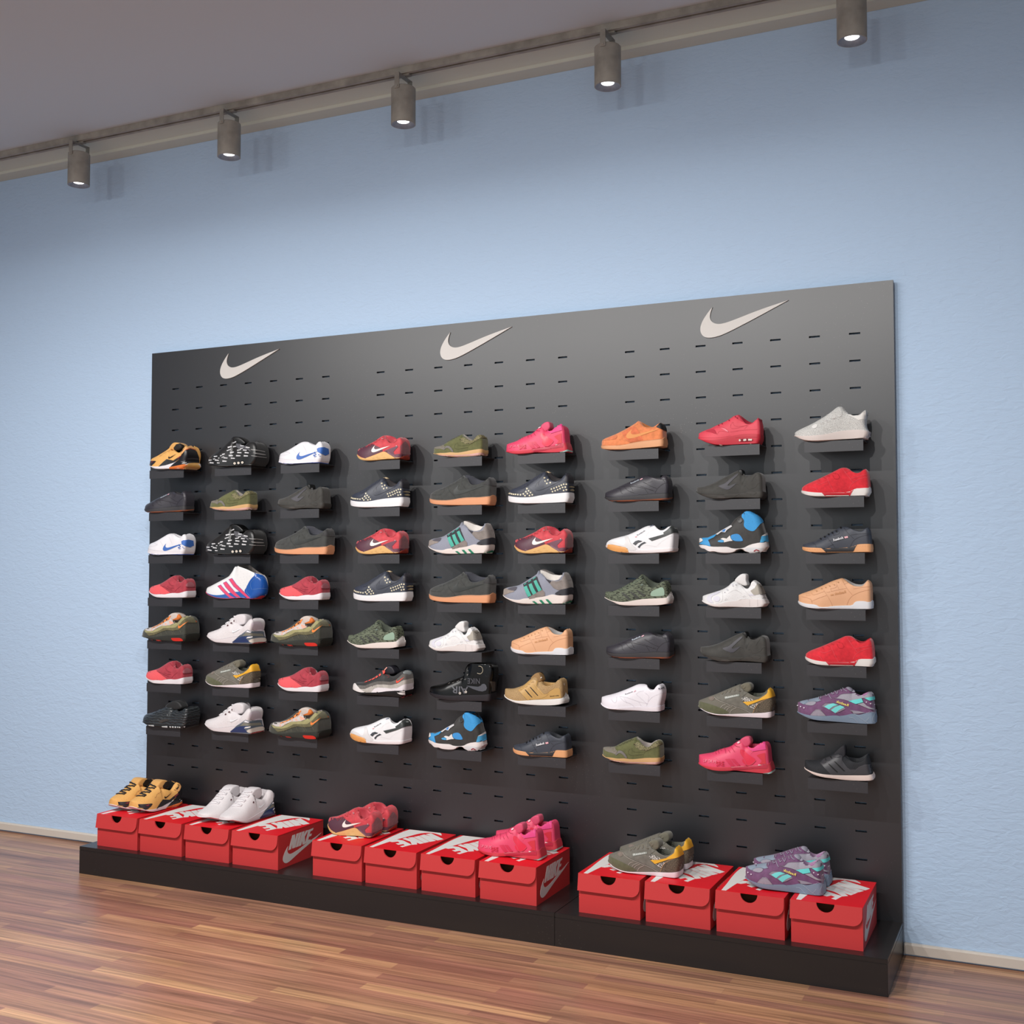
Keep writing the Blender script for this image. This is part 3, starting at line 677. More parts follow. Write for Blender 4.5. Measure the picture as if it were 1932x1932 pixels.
KINDS['white_camo'] = dict(o=(1305,1060,160), at=(8,4), cx=1640, xo=1110, yc=.024, c=(('#e3e2e2',.6,FB),('#dfd8d6',.5),('#c9c8c8',.7)),
 top='195,800 220,765 330,720 500,670 720,600 870,510 920,450 1000,400 1060,410 1110,460 1180,500 1270,510 1340,515 1370,440 1410,395 1450,385',
 col='1110,470 1200,560 1290,590 1345,530 1370,440 1410,395 1450,385',
 back='1450,385 1540,430 1610,510 1660,600 1700,700 1750,800 1790,890 1790,950 1740,980',
 bot='205,840 300,920 420,975 550,1005 900,1000 1300,1015 1500,1012 1640,1000', sol='200,830 300,890 450,925 650,920 800,880 1060,850 1080,822 1300,808 1500,820 1640,835',
 puff=[('tongue','1000,400 1080,310 1150,255 1220,243 1270,262 1276,320 1268,400 1310,490 1250,520 1100,460',.021,('#e2e1e0',.6,FB))],
 parts=[('pc','camo_patch',('#d4d2dc',.6),'490,790 600,745 655,790 640,860 580,885 500,850;340,770 480,700 620,640 680,650 600,700 440,770 470,860 520,915 380,890;1290,710 1400,700 1480,740 1330,745'),
 ('p','heel_strap',('#a8a297',.6),'1345,630 1440,570 1490,480 1560,475 1630,560 1690,690 1550,705 1420,730'),
 ('p','pull_tab',('#8f8a82',.6),'1510,500 1560,480 1620,540 1680,690 1600,705 1540,700'),
 ('s','heel_mark',('#1c1c1c',.5),7,'1490,440 1520,460 1480,480;1540,520 1575,545 1600,520;1585,550 1600,600;1560,712 1640,725 1690,690;1610,805 1650,775 1700,795;1640,725 1655,775'),
 ('s','stitching',('#b9b8b8',.6),3,'700,640 715,750 700,880 560,915;1080,480 1200,610 1380,800;840,690 1000,590 1150,700;760,845 785,790 820,835 760,845;1165,770 1210,735 1250,770 1165,770;1085,850 1085,825 1300,812;1320,820 1325,980;1500,830 1510,980'),
 ('pc','lace_loop',('#c9c8cf',.6),'920,490 945,470 960,540 930,530;790,600 830,585 845,630 810,625'),
 ('dots','lace_hole',('#a8a6b2',.6),11,'1010,500 760,670')])
KINDS['olive_orange'] = dict(o=(500,1140,160), at=(3,5), cx=1240, xo=900, yc=.03, c=(('#34362c',.7,S6),('#2c2e29',.5),('#d4c8c0',.7)),
 top='122,750 140,700 180,640 240,600 380,585 500,540 620,480 740,380 840,300 920,270 1000,330 1080,350 1140,350 1180,325 1230,308 1290,300',
 col='900,385 960,460 1040,480 1100,440 1150,370 1210,320 1290,300',
 back='1290,300 1370,325 1430,380 1470,460 1510,560 1540,660 1560,780 1550,870 1500,900',
 bot='130,800 220,835 330,870 500,905 660,910 900,920 1180,935 1240,935', sol='150,820 300,822 450,827 620,795 760,782 900,778 1050,772 1240,748',
 puff=[('tongue','850,320 900,270 960,235 1040,230 1110,268 1165,330 1140,390 1000,410 880,400',.024,('#cdbfb6',.7,FB))],
 parts=[('p','tongue_lining',('#d4722c',.7),'890,400 1010,350 1030,280 1070,268 1110,310 1150,370 1130,395 1000,395 910,412'),
 ('p','vamp_panel',('#c9c0bb',.7,FB),'198,645 240,605 380,590 500,545 640,480 850,330 900,400 920,460 960,490 860,530 740,545 640,550 520,610 420,670 300,680'),
 ('p','pink_print',('#e2a48c',.7),'820,430 870,440 940,475 930,500 850,520;720,480 770,500 800,530 740,535;640,510 680,520 650,545;380,630 410,640 400,665 370,660;470,600 510,590 480,630'),
 ('p','side_band',('#958f62',.8,S6),'183,655 300,677 430,672 540,612 640,552 760,545 880,532 1000,482 1100,425 1180,335 1290,302 1340,322 1220,390 1120,500 1000,590 850,600 700,600 560,680 420,715 235,710'),
 ('p','side_band',('#5f5a3c',.8,S6),'235,710 420,715 560,680 700,600 850,600 1000,590 1120,500 1220,395 1340,322 1380,335 1450,420 1465,470 1290,470 1100,640 950,665 780,650 640,690 480,760 330,790'),
 ('p','lace_band',('#ee8a40',.7),'375,605 520,545 640,480 840,305 865,300 825,385 700,470 560,545 400,612'),
 ('p','lace_gap',('#17120f',.7),'745,400 780,370 780,395 750,425;670,455 700,435 698,465 670,478;595,515 625,500 615,522;525,550 550,538 545,555;430,590 460,580 455,595'),
 ('logo','logo',('#f0853f',.5),'1098,510 1110,605 1305,430'),
 ('p','heel_mark',('#c8602c',.5),'1440,425 1465,435 1475,465 1455,455'),
 ('pc','air_window',('#cc2e24',.3),'890,842 1000,840 1155,842 1192,880 1192,918 960,918 920,885'),
 ('p','tread_lug',('#b5382c',.5),'330,868 430,878 420,905 350,895;510,878 620,885 650,912 530,905'),
 ('s','heel_piping',('#50534c',.4),5,'1230,800 1300,750 1420,700 1550,765;1240,810 1245,880'),
 ('s','rib_stitch',('#8f8a70',.6),2.5,'345,715 350,800;415,715 420,800;455,712 465,800;520,700 550,800;610,660 660,790;720,610 800,760;840,600 960,750;900,600 1000,750;1060,560 1160,720')])
KINDS['white_air'] = dict(o=(375,1140,160), at=(2,5), cx=1200, xo=900, yc=.03, c=(('#dfd9da',.6,FB),('#dcd5d7',.5),('#cfc8ca',.7)),
 top='203,670 220,630 290,600 420,560 560,510 650,440 780,330 880,245 930,260 1000,330 1080,360 1150,350 1190,305 1240,285 1310,282',
 col='880,380 940,430 1010,455 1060,470 1120,400 1170,330 1230,290 1310,282',
 back='1310,282 1380,305 1430,370 1460,470 1480,580 1500,680 1545,760 1550,820 1520,860',
 bot='210,700 260,760 340,815 420,845 700,860 1000,872 1200,878', sol='210,690 300,740 450,768 640,735 900,690 1000,640 1100,580 1200,590',
 puff=[('tongue','850,300 900,240 960,200 1050,190 1120,205 1148,255 1150,340 1130,420 1000,440 880,390',.026,('#dcd6d8',.6,FB))],
 parts=[('p','air_unit',('#59616a',.25),'770,825 850,760 920,690 1120,550 1200,585 1485,585 1500,690 1550,765 1540,825 1200,868 780,850'),
 ('p','air_unit_tint',('#2c3a63',.2),'785,822 900,730 1000,700 1180,690 1200,705 1090,745 1130,790 1170,835 780,842'),
 ('p','air_unit_tint',('#7d7a6e',.3),'1080,610 1140,625 1460,640 1480,700 1300,690 1100,680 1000,690'),
 ('pc','air_bubble',('#cbc0b4',.2),'1140,790 1240,745 1500,720 1552,770 1530,825 1300,832 1220,852 1160,825'),
 ('p','air_bubble',('#e6e2de',.2),'1090,742 1120,712 1230,698 1222,725'),  # pale highlight painted on the air unit
 ('pc','outsole_heel',('#9a4644',.4),'1195,870 1300,835 1400,825 1545,822 1500,868 1300,882'),
 ('p','heel_clip',('#d8d4d8',.4),'1085,600 1120,560 1200,600 1180,620'),
 ('pc','heel_panel',('#cfc4cc',.5),'1200,400 1300,355 1430,370 1470,480 1480,578 1250,575 1200,480'),
 ('logo','logo',('#eef4f6',.4),'798,552 800,612 970,525'),
 ('p','eyelet',('#4c2028',.6),'650,460 680,430 692,450 662,470;725,405 750,375 762,395 738,415;793,350 820,318 828,350 800,368'),
 ('s','stitching',('#b9b2b4',.6),3,'300,740 450,768 640,735 900,690;1060,470 1000,560 900,660;1200,400 1300,345 1420,360;860,300 870,390;700,610 760,600 820,640;990,600 1060,545')],
 laces=(600,880,7,('#e6e2e4',.7),.021,.0042))
KINDS['olive_yellow'] = dict(o=(1305,1270,170), at=(8,6), cx=1685, xo=1085, solb=795, yc=.03, c=(('#6c685d',.8,FB),('#e4d8dc',.5),('#5f6055',.8,FB)),
 top='85,650 100,620 160,585 350,515 550,440 750,355 950,270 1060,228 1110,290 1200,380 1300,430 1420,440 1540,430 1600,390 1640,330 1680,318',
 col='1085,290 1130,370 1200,422 1290,462 1400,512 1500,502 1570,452 1620,382 1640,330 1680,318',
 back='1680,318 1730,350 1770,430 1790,520 1805,620 1800,720 1785,790 1798,880 1790,910',
 bot='90,670 200,775 350,862 480,910 800,935 1200,955 1600,972 1685,965', sol='110,700 250,795 400,850 560,885 800,885 1100,870 1350,860 1560,850 1685,830',
 puff=[('tongue','1060,270 1120,225 1200,203 1270,210 1308,275 1305,350 1230,412 1160,380',.022,('#696555',.8,S6))],
 parts=[('pc','toe_rand',('#56583f',.9,S6),'85,650 140,607 250,630 400,670 600,740 740,800 820,860 560,885 400,850 250,792 130,718'),
 ('pc','toe_patch',('#766a60',.8,S6),'355,540 400,510 480,505 500,540 470,590 410,600'),
 ('p','eyestay',('#6a675e',.85,S6),'500,505 700,430 1050,300 1130,380 1200,425 1100,500 1080,600 1310,860 1100,765 900,695 700,625 560,560'),
 ('p','checker_panel',('#b8b4ac',.7,'checker'),'1068,545 1100,500 1230,530 1350,575 1260,605 1100,620;1210,700 1330,670 1450,638 1400,700 1350,775 1290,750'),
 ('p','stripe',('#e4ab30',.5),'1095,620 1260,610 1440,560 1560,490 1620,440 1640,340 1690,320 1740,360 1788,490 1650,540 1480,590 1200,697'),
 ('p','heel_counter',('#5d5345',.9,'tweed'),'1330,855 1370,740 1440,655 1600,580 1785,497 1803,600 1795,785 1600,845'),
 ('s','orange_piping',('#e29a3c',.5),5,'1315,860 1340,800 1370,730 1440,640 1600,560 1785,492'),
 ('s','white_piping',('#cfcac2',.6),5,'490,520 540,575 700,642 900,708 1100,772 1270,858'),
 ('s','arc_stitch',('#dcd6cc',.6),4,'620,750 650,700 730,675;700,780 740,725 830,700;745,805 790,745 870,715;820,865 850,790 960,742'),
 ('p','badge',('#8f958c',.5),'705,520 1015,455 1025,495 720,562'),('text','lettering',('#c9cbc6',.5),'Reebok',(735,548,1005,490,34)),
 ('s','laces',('#8c8576',.8),10,'640,440 655,475 690,425;710,405 735,445 770,375;790,380 825,430 855,350;900,335 930,410 940,320;960,325 1020,395 1050,380;1075,260 1130,330 1150,280'),
 ('s','collar_trim',('#82836f',.7),6,'1100,310 1150,370 1200,412 1290,455 1400,505 1500,495 1565,450 1615,380')])
KINDS['bands_grey'] = dict(o=(655,1240,160), at=(4,6), cx=1300, xo=920, yc=.03, c=(('#1c1c1d',.6,S6),('#0e0c0c',.4),('#191820',.7)),
 top='118,650 140,600 200,555 400,545 520,490 650,430 760,350 850,260 920,215 980,300 1060,350 1150,358 1200,335 1260,292 1300,280 1360,275',
 col='920,350 1000,400 1100,410 1170,362 1230,322 1290,285 1360,275',
 back='1360,275 1430,295 1475,350 1500,430 1520,550 1535,690 1525,790 1490,840',
 bot='140,735 250,805 420,840 700,860 1000,880 1180,900 1300,895', sol='130,722 280,782 430,790 700,782 820,767 900,757 1100,742 1300,742',
 puff=[('tongue','890,300 930,205 1000,168 1080,180 1140,265 1158,345 1060,360 920,340',.024,('#16151f',.55))],
 parts=[('pc','toe_cap',('#dcd6d3',.5),'118,665 150,590 192,565 240,640 330,710 440,782 280,780 133,715'),
 ('p','side_band',('#5e5a56',.8,S6),'235,620 420,630 560,570 700,530 850,530 1000,540 1120,500 1260,370 1350,360 1420,385 1480,350 1508,450 1300,500 1150,580 1000,612 850,602 700,602 560,642 420,702 300,702'),
 ('p','side_band',('#aca7a0',.7,S6),'305,706 420,702 560,642 700,602 850,602 1000,614 1150,580 1300,500 1508,452 1518,560 1300,600 1150,680 1000,692 850,672 700,672 620,700 555,782 430,784'),
 ('p','side_band',('#e0dade',.5),'555,782 620,702 700,672 850,674 1000,692 1150,682 1300,600 1518,558 1532,695 1300,742 1100,742 900,755 810,768 700,782'),
 ('pc','heel_cap',('#8f9494',.5),'1262,352 1305,300 1375,282 1440,310 1475,350 1420,388 1350,365'),
 ('logo','logo',('#e8503c',.5),'1143,478 1155,565 1308,428'),
 ('p','laces',('#ef5a50',.6),'812,298 865,272 878,310 860,352 822,362;735,385 775,350 782,390 742,418;655,440 700,403 718,420 672,465;575,485 640,445 645,465 585,502;495,520 560,485 565,500 505,532;405,555 470,523 475,540 410,562'),
 ('p','lace_end',('#e8a89a',.5),'860,262 915,205 925,215 872,280'),('s','laces',('#b5262e',.6),5,'870,380 960,410 980,440 930,450'),
 ('p','air_window',('#d0cac8',.3),'1150,780 1312,745 1322,835 1200,820 1165,800'),('p','air_window_bar',('#141212',.3),'1150,768 1312,775 1315,785 1160,785'),
 ('pc','outsole_heel',('#943c40',.4),'1175,905 1300,865 1440,815 1505,820 1470,862 1300,910'),
 ('s','rib_stitch',('#8e8a86',.6),2.2,'360,640 370,700;420,632 430,780;480,610 500,780;640,560 700,690;760,530 840,690;910,535 1000,700;950,540 1040,720;1080,500 1180,660;540,590 570,680')])
KINDS['black_high'] = dict(name='high_top_sneaker', o=(795,1235,160), at=(5,6), cx=1600, xo=1130, yc=.032, open=.2, c=(('#040404',.3,'plain',.4),('#211f24',.5),('#0a0a0a',.5)),
 top='158,800 180,750 250,700 400,665 560,640 700,570 860,510 960,475 1020,430 1045,350 1055,250 1080,205 1120,180 1160,165 1400,170 1550,190 1640,220',
 col='1130,190 1250,190 1400,195 1550,208 1640,220',
 back='1640,220 1680,250 1695,320 1700,450 1690,550 1685,650 1690,800 1695,950 1680,1030',
 bot='165,860 230,920 350,990 600,1030 900,1045 1300,1050 1600,1048', sol='160,830 300,870 480,910 700,920 900,905 1200,900 1450,895 1600,870',
 parts=[('p','heel_panel',('#4a443e',.7),'1565,590 1690,600 1680,800 1610,830 1590,700'),
 ('pc','ankle_strap',('#050506',.22,'plain',.4),'1052,260 1100,195 1180,180 1640,225 1695,300 1698,560 1600,560 1500,490 1300,430 1060,380'),
 ('s','buckle_ring',('#d8ccb0',.35),11,'1310,245 1350,245 1385,265 1408,315 1405,370 1375,410 1340,425 1280,405'),
 ('s','eyelet',('#b8b6b2',.3),6,'620,655 640,640 660,632;705,625 735,635 755,605;815,590 835,610 855,575;895,545 925,555 945,520;985,545 1010,560 1022,525;1040,440 1065,445 1070,420 1045,470;1060,340 1072,350 1065,365'),
 ('p','logo',('#4e5057',.4),'1030,690 1200,705 1300,715 1360,690 1390,655 1440,645 1480,675 1502,740 1480,795 1400,822 1320,812 1180,765'),
 ('text','lettering',('#43444a',.5),'NIKE',(1345,525,1060,520,125)),('text','lettering',('#55565c',.5),'AIR',(1075,715,690,705,160)),
 ('dots','rivet',('#cfc6bc',.3),28,'885,862 1020,832'),('dots','rivet_center',('#3a3634',.3),11,'885,862 1020,832'),
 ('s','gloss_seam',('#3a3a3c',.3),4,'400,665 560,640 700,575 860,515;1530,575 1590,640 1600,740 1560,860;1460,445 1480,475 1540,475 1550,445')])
KINDS['gold_boost'] = dict(name='running_shoe', o=(940,1250,160), at=(6,6), cx=1445, xo=975, solb=735, yc=.03, c=(('#a8895e',.8,'speck'),('#e6e4e0',.5),('#c49c62',.8,FB)),
 top='110,650 130,590 160,560 340,570 480,530 620,475 720,390 790,320 870,260 930,260 980,330 1050,385 1120,412 1200,435 1310,435 1370,380 1430,325 1470,320',
 col='975,400 1010,460 1060,492 1130,503 1230,492 1320,442 1400,350 1470,320',
 back='1470,320 1530,350 1560,400 1590,540 1610,700 1640,840 1620,880',
 bot='130,730 200,800 300,860 450,910 700,940 1000,955 1250,955 1400,935 1445,920', sol='115,690 180,760 300,815 450,845 650,835 800,820 1000,815 1200,805 1400,790 1445,782',
 puff=[('tongue','780,330 850,245 930,196 985,215 1025,300 1048,380 960,410 850,390',.02,('#96754b',.8,'speck'))],
 parts=[('p','cage',('#bd9658',.45),'465,600 540,545 620,490 700,400 800,365 912,388 880,500 940,570 1000,640 1050,690 1130,680 1180,620 1280,565 1380,550 1420,600 1440,775 1200,805 900,815 680,832 570,720'),
 ('p','cage_slot',('#17100a',.7),'612,590 635,590 700,660 790,765 770,768 690,690;725,532 750,532 830,620 925,725 903,730 810,630'),
 ('s','cage_edge',('#98743e',.5),4,'470,605 570,720 680,830;690,560 780,670 860,770;820,480 900,590 1010,700;1050,690 1130,680 1180,620 1280,565;680,830 900,815 1100,750 1150,690'),
 ('text','lettering',('#17120c',.5),'boost only',(1195,762,1395,742,38)),
 ('p','heel_clip',('#e4e2de',.4),'1490,745 1520,700 1535,640 1560,690 1600,700 1615,740 1642,850 1590,885 1470,900 1450,790'),
 ('s','laces',('#c9a674',.7),8,'500,560 520,600 560,585;560,540 600,560;600,510 640,540 680,510;680,440 700,480 740,460;740,390 760,440 800,400;770,340 800,380 830,410 790,430'),
 ('s','collar_trim',('#c79f66',.7),8,'985,400 1015,450 1065,482 1130,493 1230,482 1315,435'),
 ('p','heel_mark',('#e8e2da',.5),'1490,430 1502,450 1508,500 1492,480;965,330 980,292 995,330')])
KINDS['black_boost'] = dict(name='running_shoe', o=(1490,1390,200), at=(9,7), cx=1465, xo=1000, solb=645, yc=.028, c=(('#1b1d22',.8,'speck'),('#e4d2ca',.5),('#26272b',.8)),
 top='193,500 205,455 240,428 420,435 550,430 680,370 800,310 900,260 960,290 1030,330 1100,375 1200,405 1280,400 1360,350 1430,308',
 col='1000,350 1060,405 1150,455 1250,468 1340,430 1400,350 1430,308',
 back='1430,308 1450,380 1480,480 1510,600 1560,700 1565,730 1530,790',
 bot='200,520 300,620 430,700 600,750 800,775 1000,800 1200,812 1420,812 1465,803', sol='195,510 280,580 400,635 560,680 750,700 950,705 1200,705 1400,705 1465,695',
 puff=[('tongue','800,318 900,220 985,150 1020,180 1030,310 1000,380 850,345',.02,('#232329',.8,'speck'))],
 parts=[('p','cage',('#3a393d',.45),'555,480 620,410 800,345 900,330 962,355 945,440 1040,560 1100,600 1200,600 1260,550 1380,505 1460,510 1490,560 1512,640 1440,692 1200,692 950,692 760,692 650,590'),
 ('p','cage_slot',('#040404',.7),'695,495 722,500 800,570 880,650 860,658 770,580;805,455 830,456 920,540 1008,630 985,638 890,545'),
 ('s','cage_edge',('#57555a',.5),4,'560,485 650,590 755,690;860,470 960,560 1050,650;945,440 1040,560 1110,640;1150,670 1220,610 1300,540 1460,510;760,690 950,680 1150,670'),
 ('s','laces',('#3a3a3e',.6),7,'580,460 620,490 660,470;640,410 690,440 740,430;800,370 850,390 920,370'),
 ('s','collar_trim',('#55555a',.6),5,'1010,352 1065,400 1150,445 1245,458 1330,425 1395,350'),('p','lace_gap',('#040404',.7),'725,365 760,365 780,410 765,412;645,420 665,400 660,450 675,462')])
KINDS['white_classic'] = dict(o=(1120,1270,160), at=(7,6), cx=1510, xo=1180, solb=712, c=(('#e4e0e6',.5,LE),('#e8e2e8',.5),('#cfcbd0',.7)),
 top='120,640 140,580 220,525 480,465 700,385 880,310 1010,250 1100,243 1190,255 1240,310 1290,365 1350,380 1400,370 1440,310 1490,255 1550,240',
 back='1550,240 1600,265 1640,350 1655,430 1650,550 1630,680 1625,760 1630,820',
 bot='125,660 200,745 300,810 400,835 700,850 1000,860 1250,880 1510,882', sol='150,700 320,788 500,795 700,782 940,770 1200,768 1400,765 1510,745',
 parts=[('text','lettering',('#6a6670',.5),'Reebok',(725,498,905,430,28)),('p','flag_mark',('#e0a8b4',.5),'912,425 955,385 972,398 930,433'),
 ('text','lettering',('#5a5860',.5),'RbK',(1490,385,1625,340,45)),
 ('s','stitching',('#c4bfc8',.6),3,'400,590 480,690 530,640 530,540;590,530 740,550 900,600 1060,660 1240,690;600,550 700,650 850,690 940,775;700,570 760,680;970,480 1100,590 1220,700;970,480 1030,420 1150,400;1030,650 1090,750;1200,760 1260,620 1350,530 1500,470;1160,440 1280,520 1240,640;1510,740 1630,710;1500,460 1650,400'),
 ('s','welt',('#c9c2c8',.6),2.5,'340,780 500,797 940,775 1400,768 1510,750')])
KINDS['black_classic'] = dict(o=(1120,860,180), at=(7,2), cx=1500, xo=1100, c=(('#35333a',.42,LE),('#38373a',.5),('#232226',.7)),
 top='200,850 215,800 270,765 480,690 620,620 780,545 950,470 1040,435 1120,430 1200,460 1300,490 1380,495 1420,440 1460,410',
 back='1460,410 1550,460 1590,540 1615,640 1620,740 1612,880',
 bot='205,870 270,925 400,955 700,950 1000,940 1300,930 1500,915', sol='210,862 400,872 600,862 850,838 1100,802 1300,787 1500,780',
 parts=[('p','outsole',('#9a593c',.5),'270,922 400,936 800,922 1200,905 1500,885 1605,870 1605,885 1500,915 1300,930 1000,940 700,950 400,957'),
 ('text','lettering',('#b8c2cc',.5),'Reebok',(765,605,940,525,26)),('p','flag_mark',('#d8a8b4',.5),'945,512 995,484 1006,498 955,526'),
 ('s','stitching',('#1e1c22',.5),4,'480,690 560,700 560,780 600,790;560,660 740,640 900,660 1050,690 1240,740;620,650 700,740 830,780;740,640 800,730;1020,560 1150,640 1290,690;1250,780 1290,700 1400,600 1500,570;1100,430 1200,475 1350,510 1470,510;1040,690 1110,790;1360,500 1440,520 1490,700'),
 ('s','welt',('#17161a',.5),4,'260,860 500,870 850,840 1100,805 1300,790 1500,783 1610,795'),
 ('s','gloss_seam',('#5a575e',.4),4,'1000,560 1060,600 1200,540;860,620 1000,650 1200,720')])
KINDS['white_gum'] = dict(o=(650,1330,160), at=(4,7), cx=1315, xo=1020, c=(('#e6e5e7',.5,LE),('#e9e2e3',.5),('#c9c8ca',.7)),
 top='122,600 135,560 180,500 250,450 400,415 560,385 700,330 850,255 920,225 990,215 1050,240 1100,300 1150,345 1220,350 1280,310 1340,265 1400,250',
 back='1400,250 1450,265 1490,310 1525,400 1545,520 1560,650 1562,740',
 bot='125,640 180,700 270,755 400,790 600,815 900,832 1220,838 1315,828', sol='130,580 230,612 350,650 460,690 500,745 700,755 1000,755 1315,752',
 parts=[('pc','toe_overlay',('#d8d6d6',.5),'148,545 175,510 300,555 380,620 420,630 450,560 450,440 520,425 540,600 690,752 500,742 450,680 230,605'),
 ('p','toe_bumper',('#dc9c58',.5),'124,590 135,570 230,602 350,650 455,682 485,725 503,792 400,790 270,755 180,700 125,640'),
 ('p','side_mark',('#3a3e44',.5),'588,612 640,560 700,543 775,568 740,585 690,600 640,650;678,685 740,620 810,585 848,608 780,635 740,665 712,712'),
 ('p','heel_stripe',('#3a3e3d',.45),'888,520 1050,485 1175,455 1165,420 1240,372 1330,285 1400,255 1465,280 1500,330 1528,400 1400,420 1300,460 1200,502 950,580'),
 ('text','lettering',('#5b5e66',.5),'Reebok',(690,448,850,352,24)),('p','flag_mark',('#e6a8ac',.5),'640,465 675,452 685,468 645,485'),
 ('p','heel_logo',('#9aa09e',.4),'1390,310 1450,305 1450,330 1410,335'),
 ('s','stitching',('#c9c6c8',.6),2.5,'530,500 540,600 690,750;850,460 880,400 1000,340 1100,310;1050,690 1080,640 1200,560 1320,490;820,650 1040,700;500,750 740,762'),
 ('p','tongue_label',('#8088a0',.5),'935,255 1010,235 1020,245 945,268')])
KINDS['olive_runner'] = dict(o=(1120,1370,160), at=(7,7), cx=1490, xo=1000, solb=660, yc=.03, c=(('#5c5e35',.8,S6),('#cfa672',.5),('#a09690',.8)),
 top='145,580 160,520 200,480 260,462 480,460 600,385 750,310 880,265 970,230 1020,222 1070,245 1130,320 1220,375 1300,385 1360,340 1420,310 1480,302',
 col='1000,305 1060,365 1150,425 1230,465 1300,445 1360,375 1420,322 1480,302',
 back='1480,302 1540,310 1580,370 1605,470 1620,560 1628,650 1628,760 1600,800',
 bot='165,640 300,720 400,770 550,810 800,845 1200,865 1430,870 1490,858', sol='160,620 250,690 400,700 550,728 700,718 850,745 1050,725 1200,708 1450,708 1490,708',
 parts=[('pc','outsole',('#d6aaa0',.5),'320,730 500,770 700,793 1000,805 1490,805 1600,765 1622,770 1590,810 1490,860 1200,866 800,846 550,812 400,772'),
 ('pc','toe_mesh',('#7c756a',.8,FB),'215,475 300,462 490,462 500,520 545,560 500,640 440,605 300,572 240,525'),
 ('pc','swirl',('#6f6a66',.7),'490,640 540,590 560,545 640,545 720,620 772,718 725,718 680,650 610,600 560,612 510,660'),
 ('p','collar_panel',('#777150',.8,'leopard'),'905,400 990,345 1080,400 1200,455 1300,440 1380,370 1500,308 1575,380 1400,470 1200,548 1050,530 950,460'),
 ('s','logo_edge',('#3a3c20',.6),4,'850,490 800,530 780,600 830,650 950,650 1130,625;870,480 870,540 920,580 1170,570'),
 ('s','stitching',('#43452a',.6),3,'1110,715 1140,620 1190,550 1300,540 1500,460;500,510 560,520 680,560 780,700;900,300 1000,330;540,460 700,380 870,300'),
 ('s','laces',('#4c4a3a',.7),7,'520,470 545,445;580,420 610,450 640,400;660,380 690,410 720,360;740,340 760,385 790,330;810,320 830,355 860,290;870,290 890,325 910,290'),
 ('s','toe_loop',('#8f8a6a',.6),5,'440,490 430,540 470,570 510,540;465,490 460,545')])
KINDS['grey_sock'] = dict(name='running_shoe', o=(1470,750,250), at=(9,1), cx=1285, xo=930, c=(('#c4c3bf',.8,'speck'),('#d4c8c2',.45),('#cfcdc8',.7)),
 top='218,540 230,520 300,480 480,400 640,310 780,210 850,150 890,138 930,150 970,210 1030,260 1100,275 1180,265 1230,220 1260,192 1300,182',
 back='1300,182 1335,210 1330,260 1318,330 1322,420 1340,480 1372,510 1378,530 1370,570 1340,585',
 bot='225,570 280,602 380,635 500,642 700,632 900,620 1100,610 1285,595', sol='222,560 400,565 600,550 750,525 900,490 1050,475 1200,472 1285,490',
 parts=[('p','collar_trim',('#dddad5',.6),'895,140 940,155 990,225 1080,275 1180,268 1240,212 1265,190 1305,184 1335,210 1330,260 1310,330 1250,315 1160,335 1090,298 1000,260 930,190'),
 ('pc','toe_print',('#dedcd8',.6),'470,430 540,388 565,410 550,445 500,465'),
 ('s','laces',('#e4e2de',.6),5,'570,345 595,385 650,365;625,300 640,335 680,352 720,338;700,245 725,300 770,318 830,300;790,210 820,270 860,290 910,280 912,220 880,160'),
 ('s','laces',('#e4e2de',.6),4,'570,370 600,400 660,385;680,350 700,370 745,350;760,315 790,325 840,310'),
 ('pc','heel_fin',('#bcbec6',.4),'1305,545 1330,505 1372,508 1380,535 1372,572 1335,588 1310,575')])
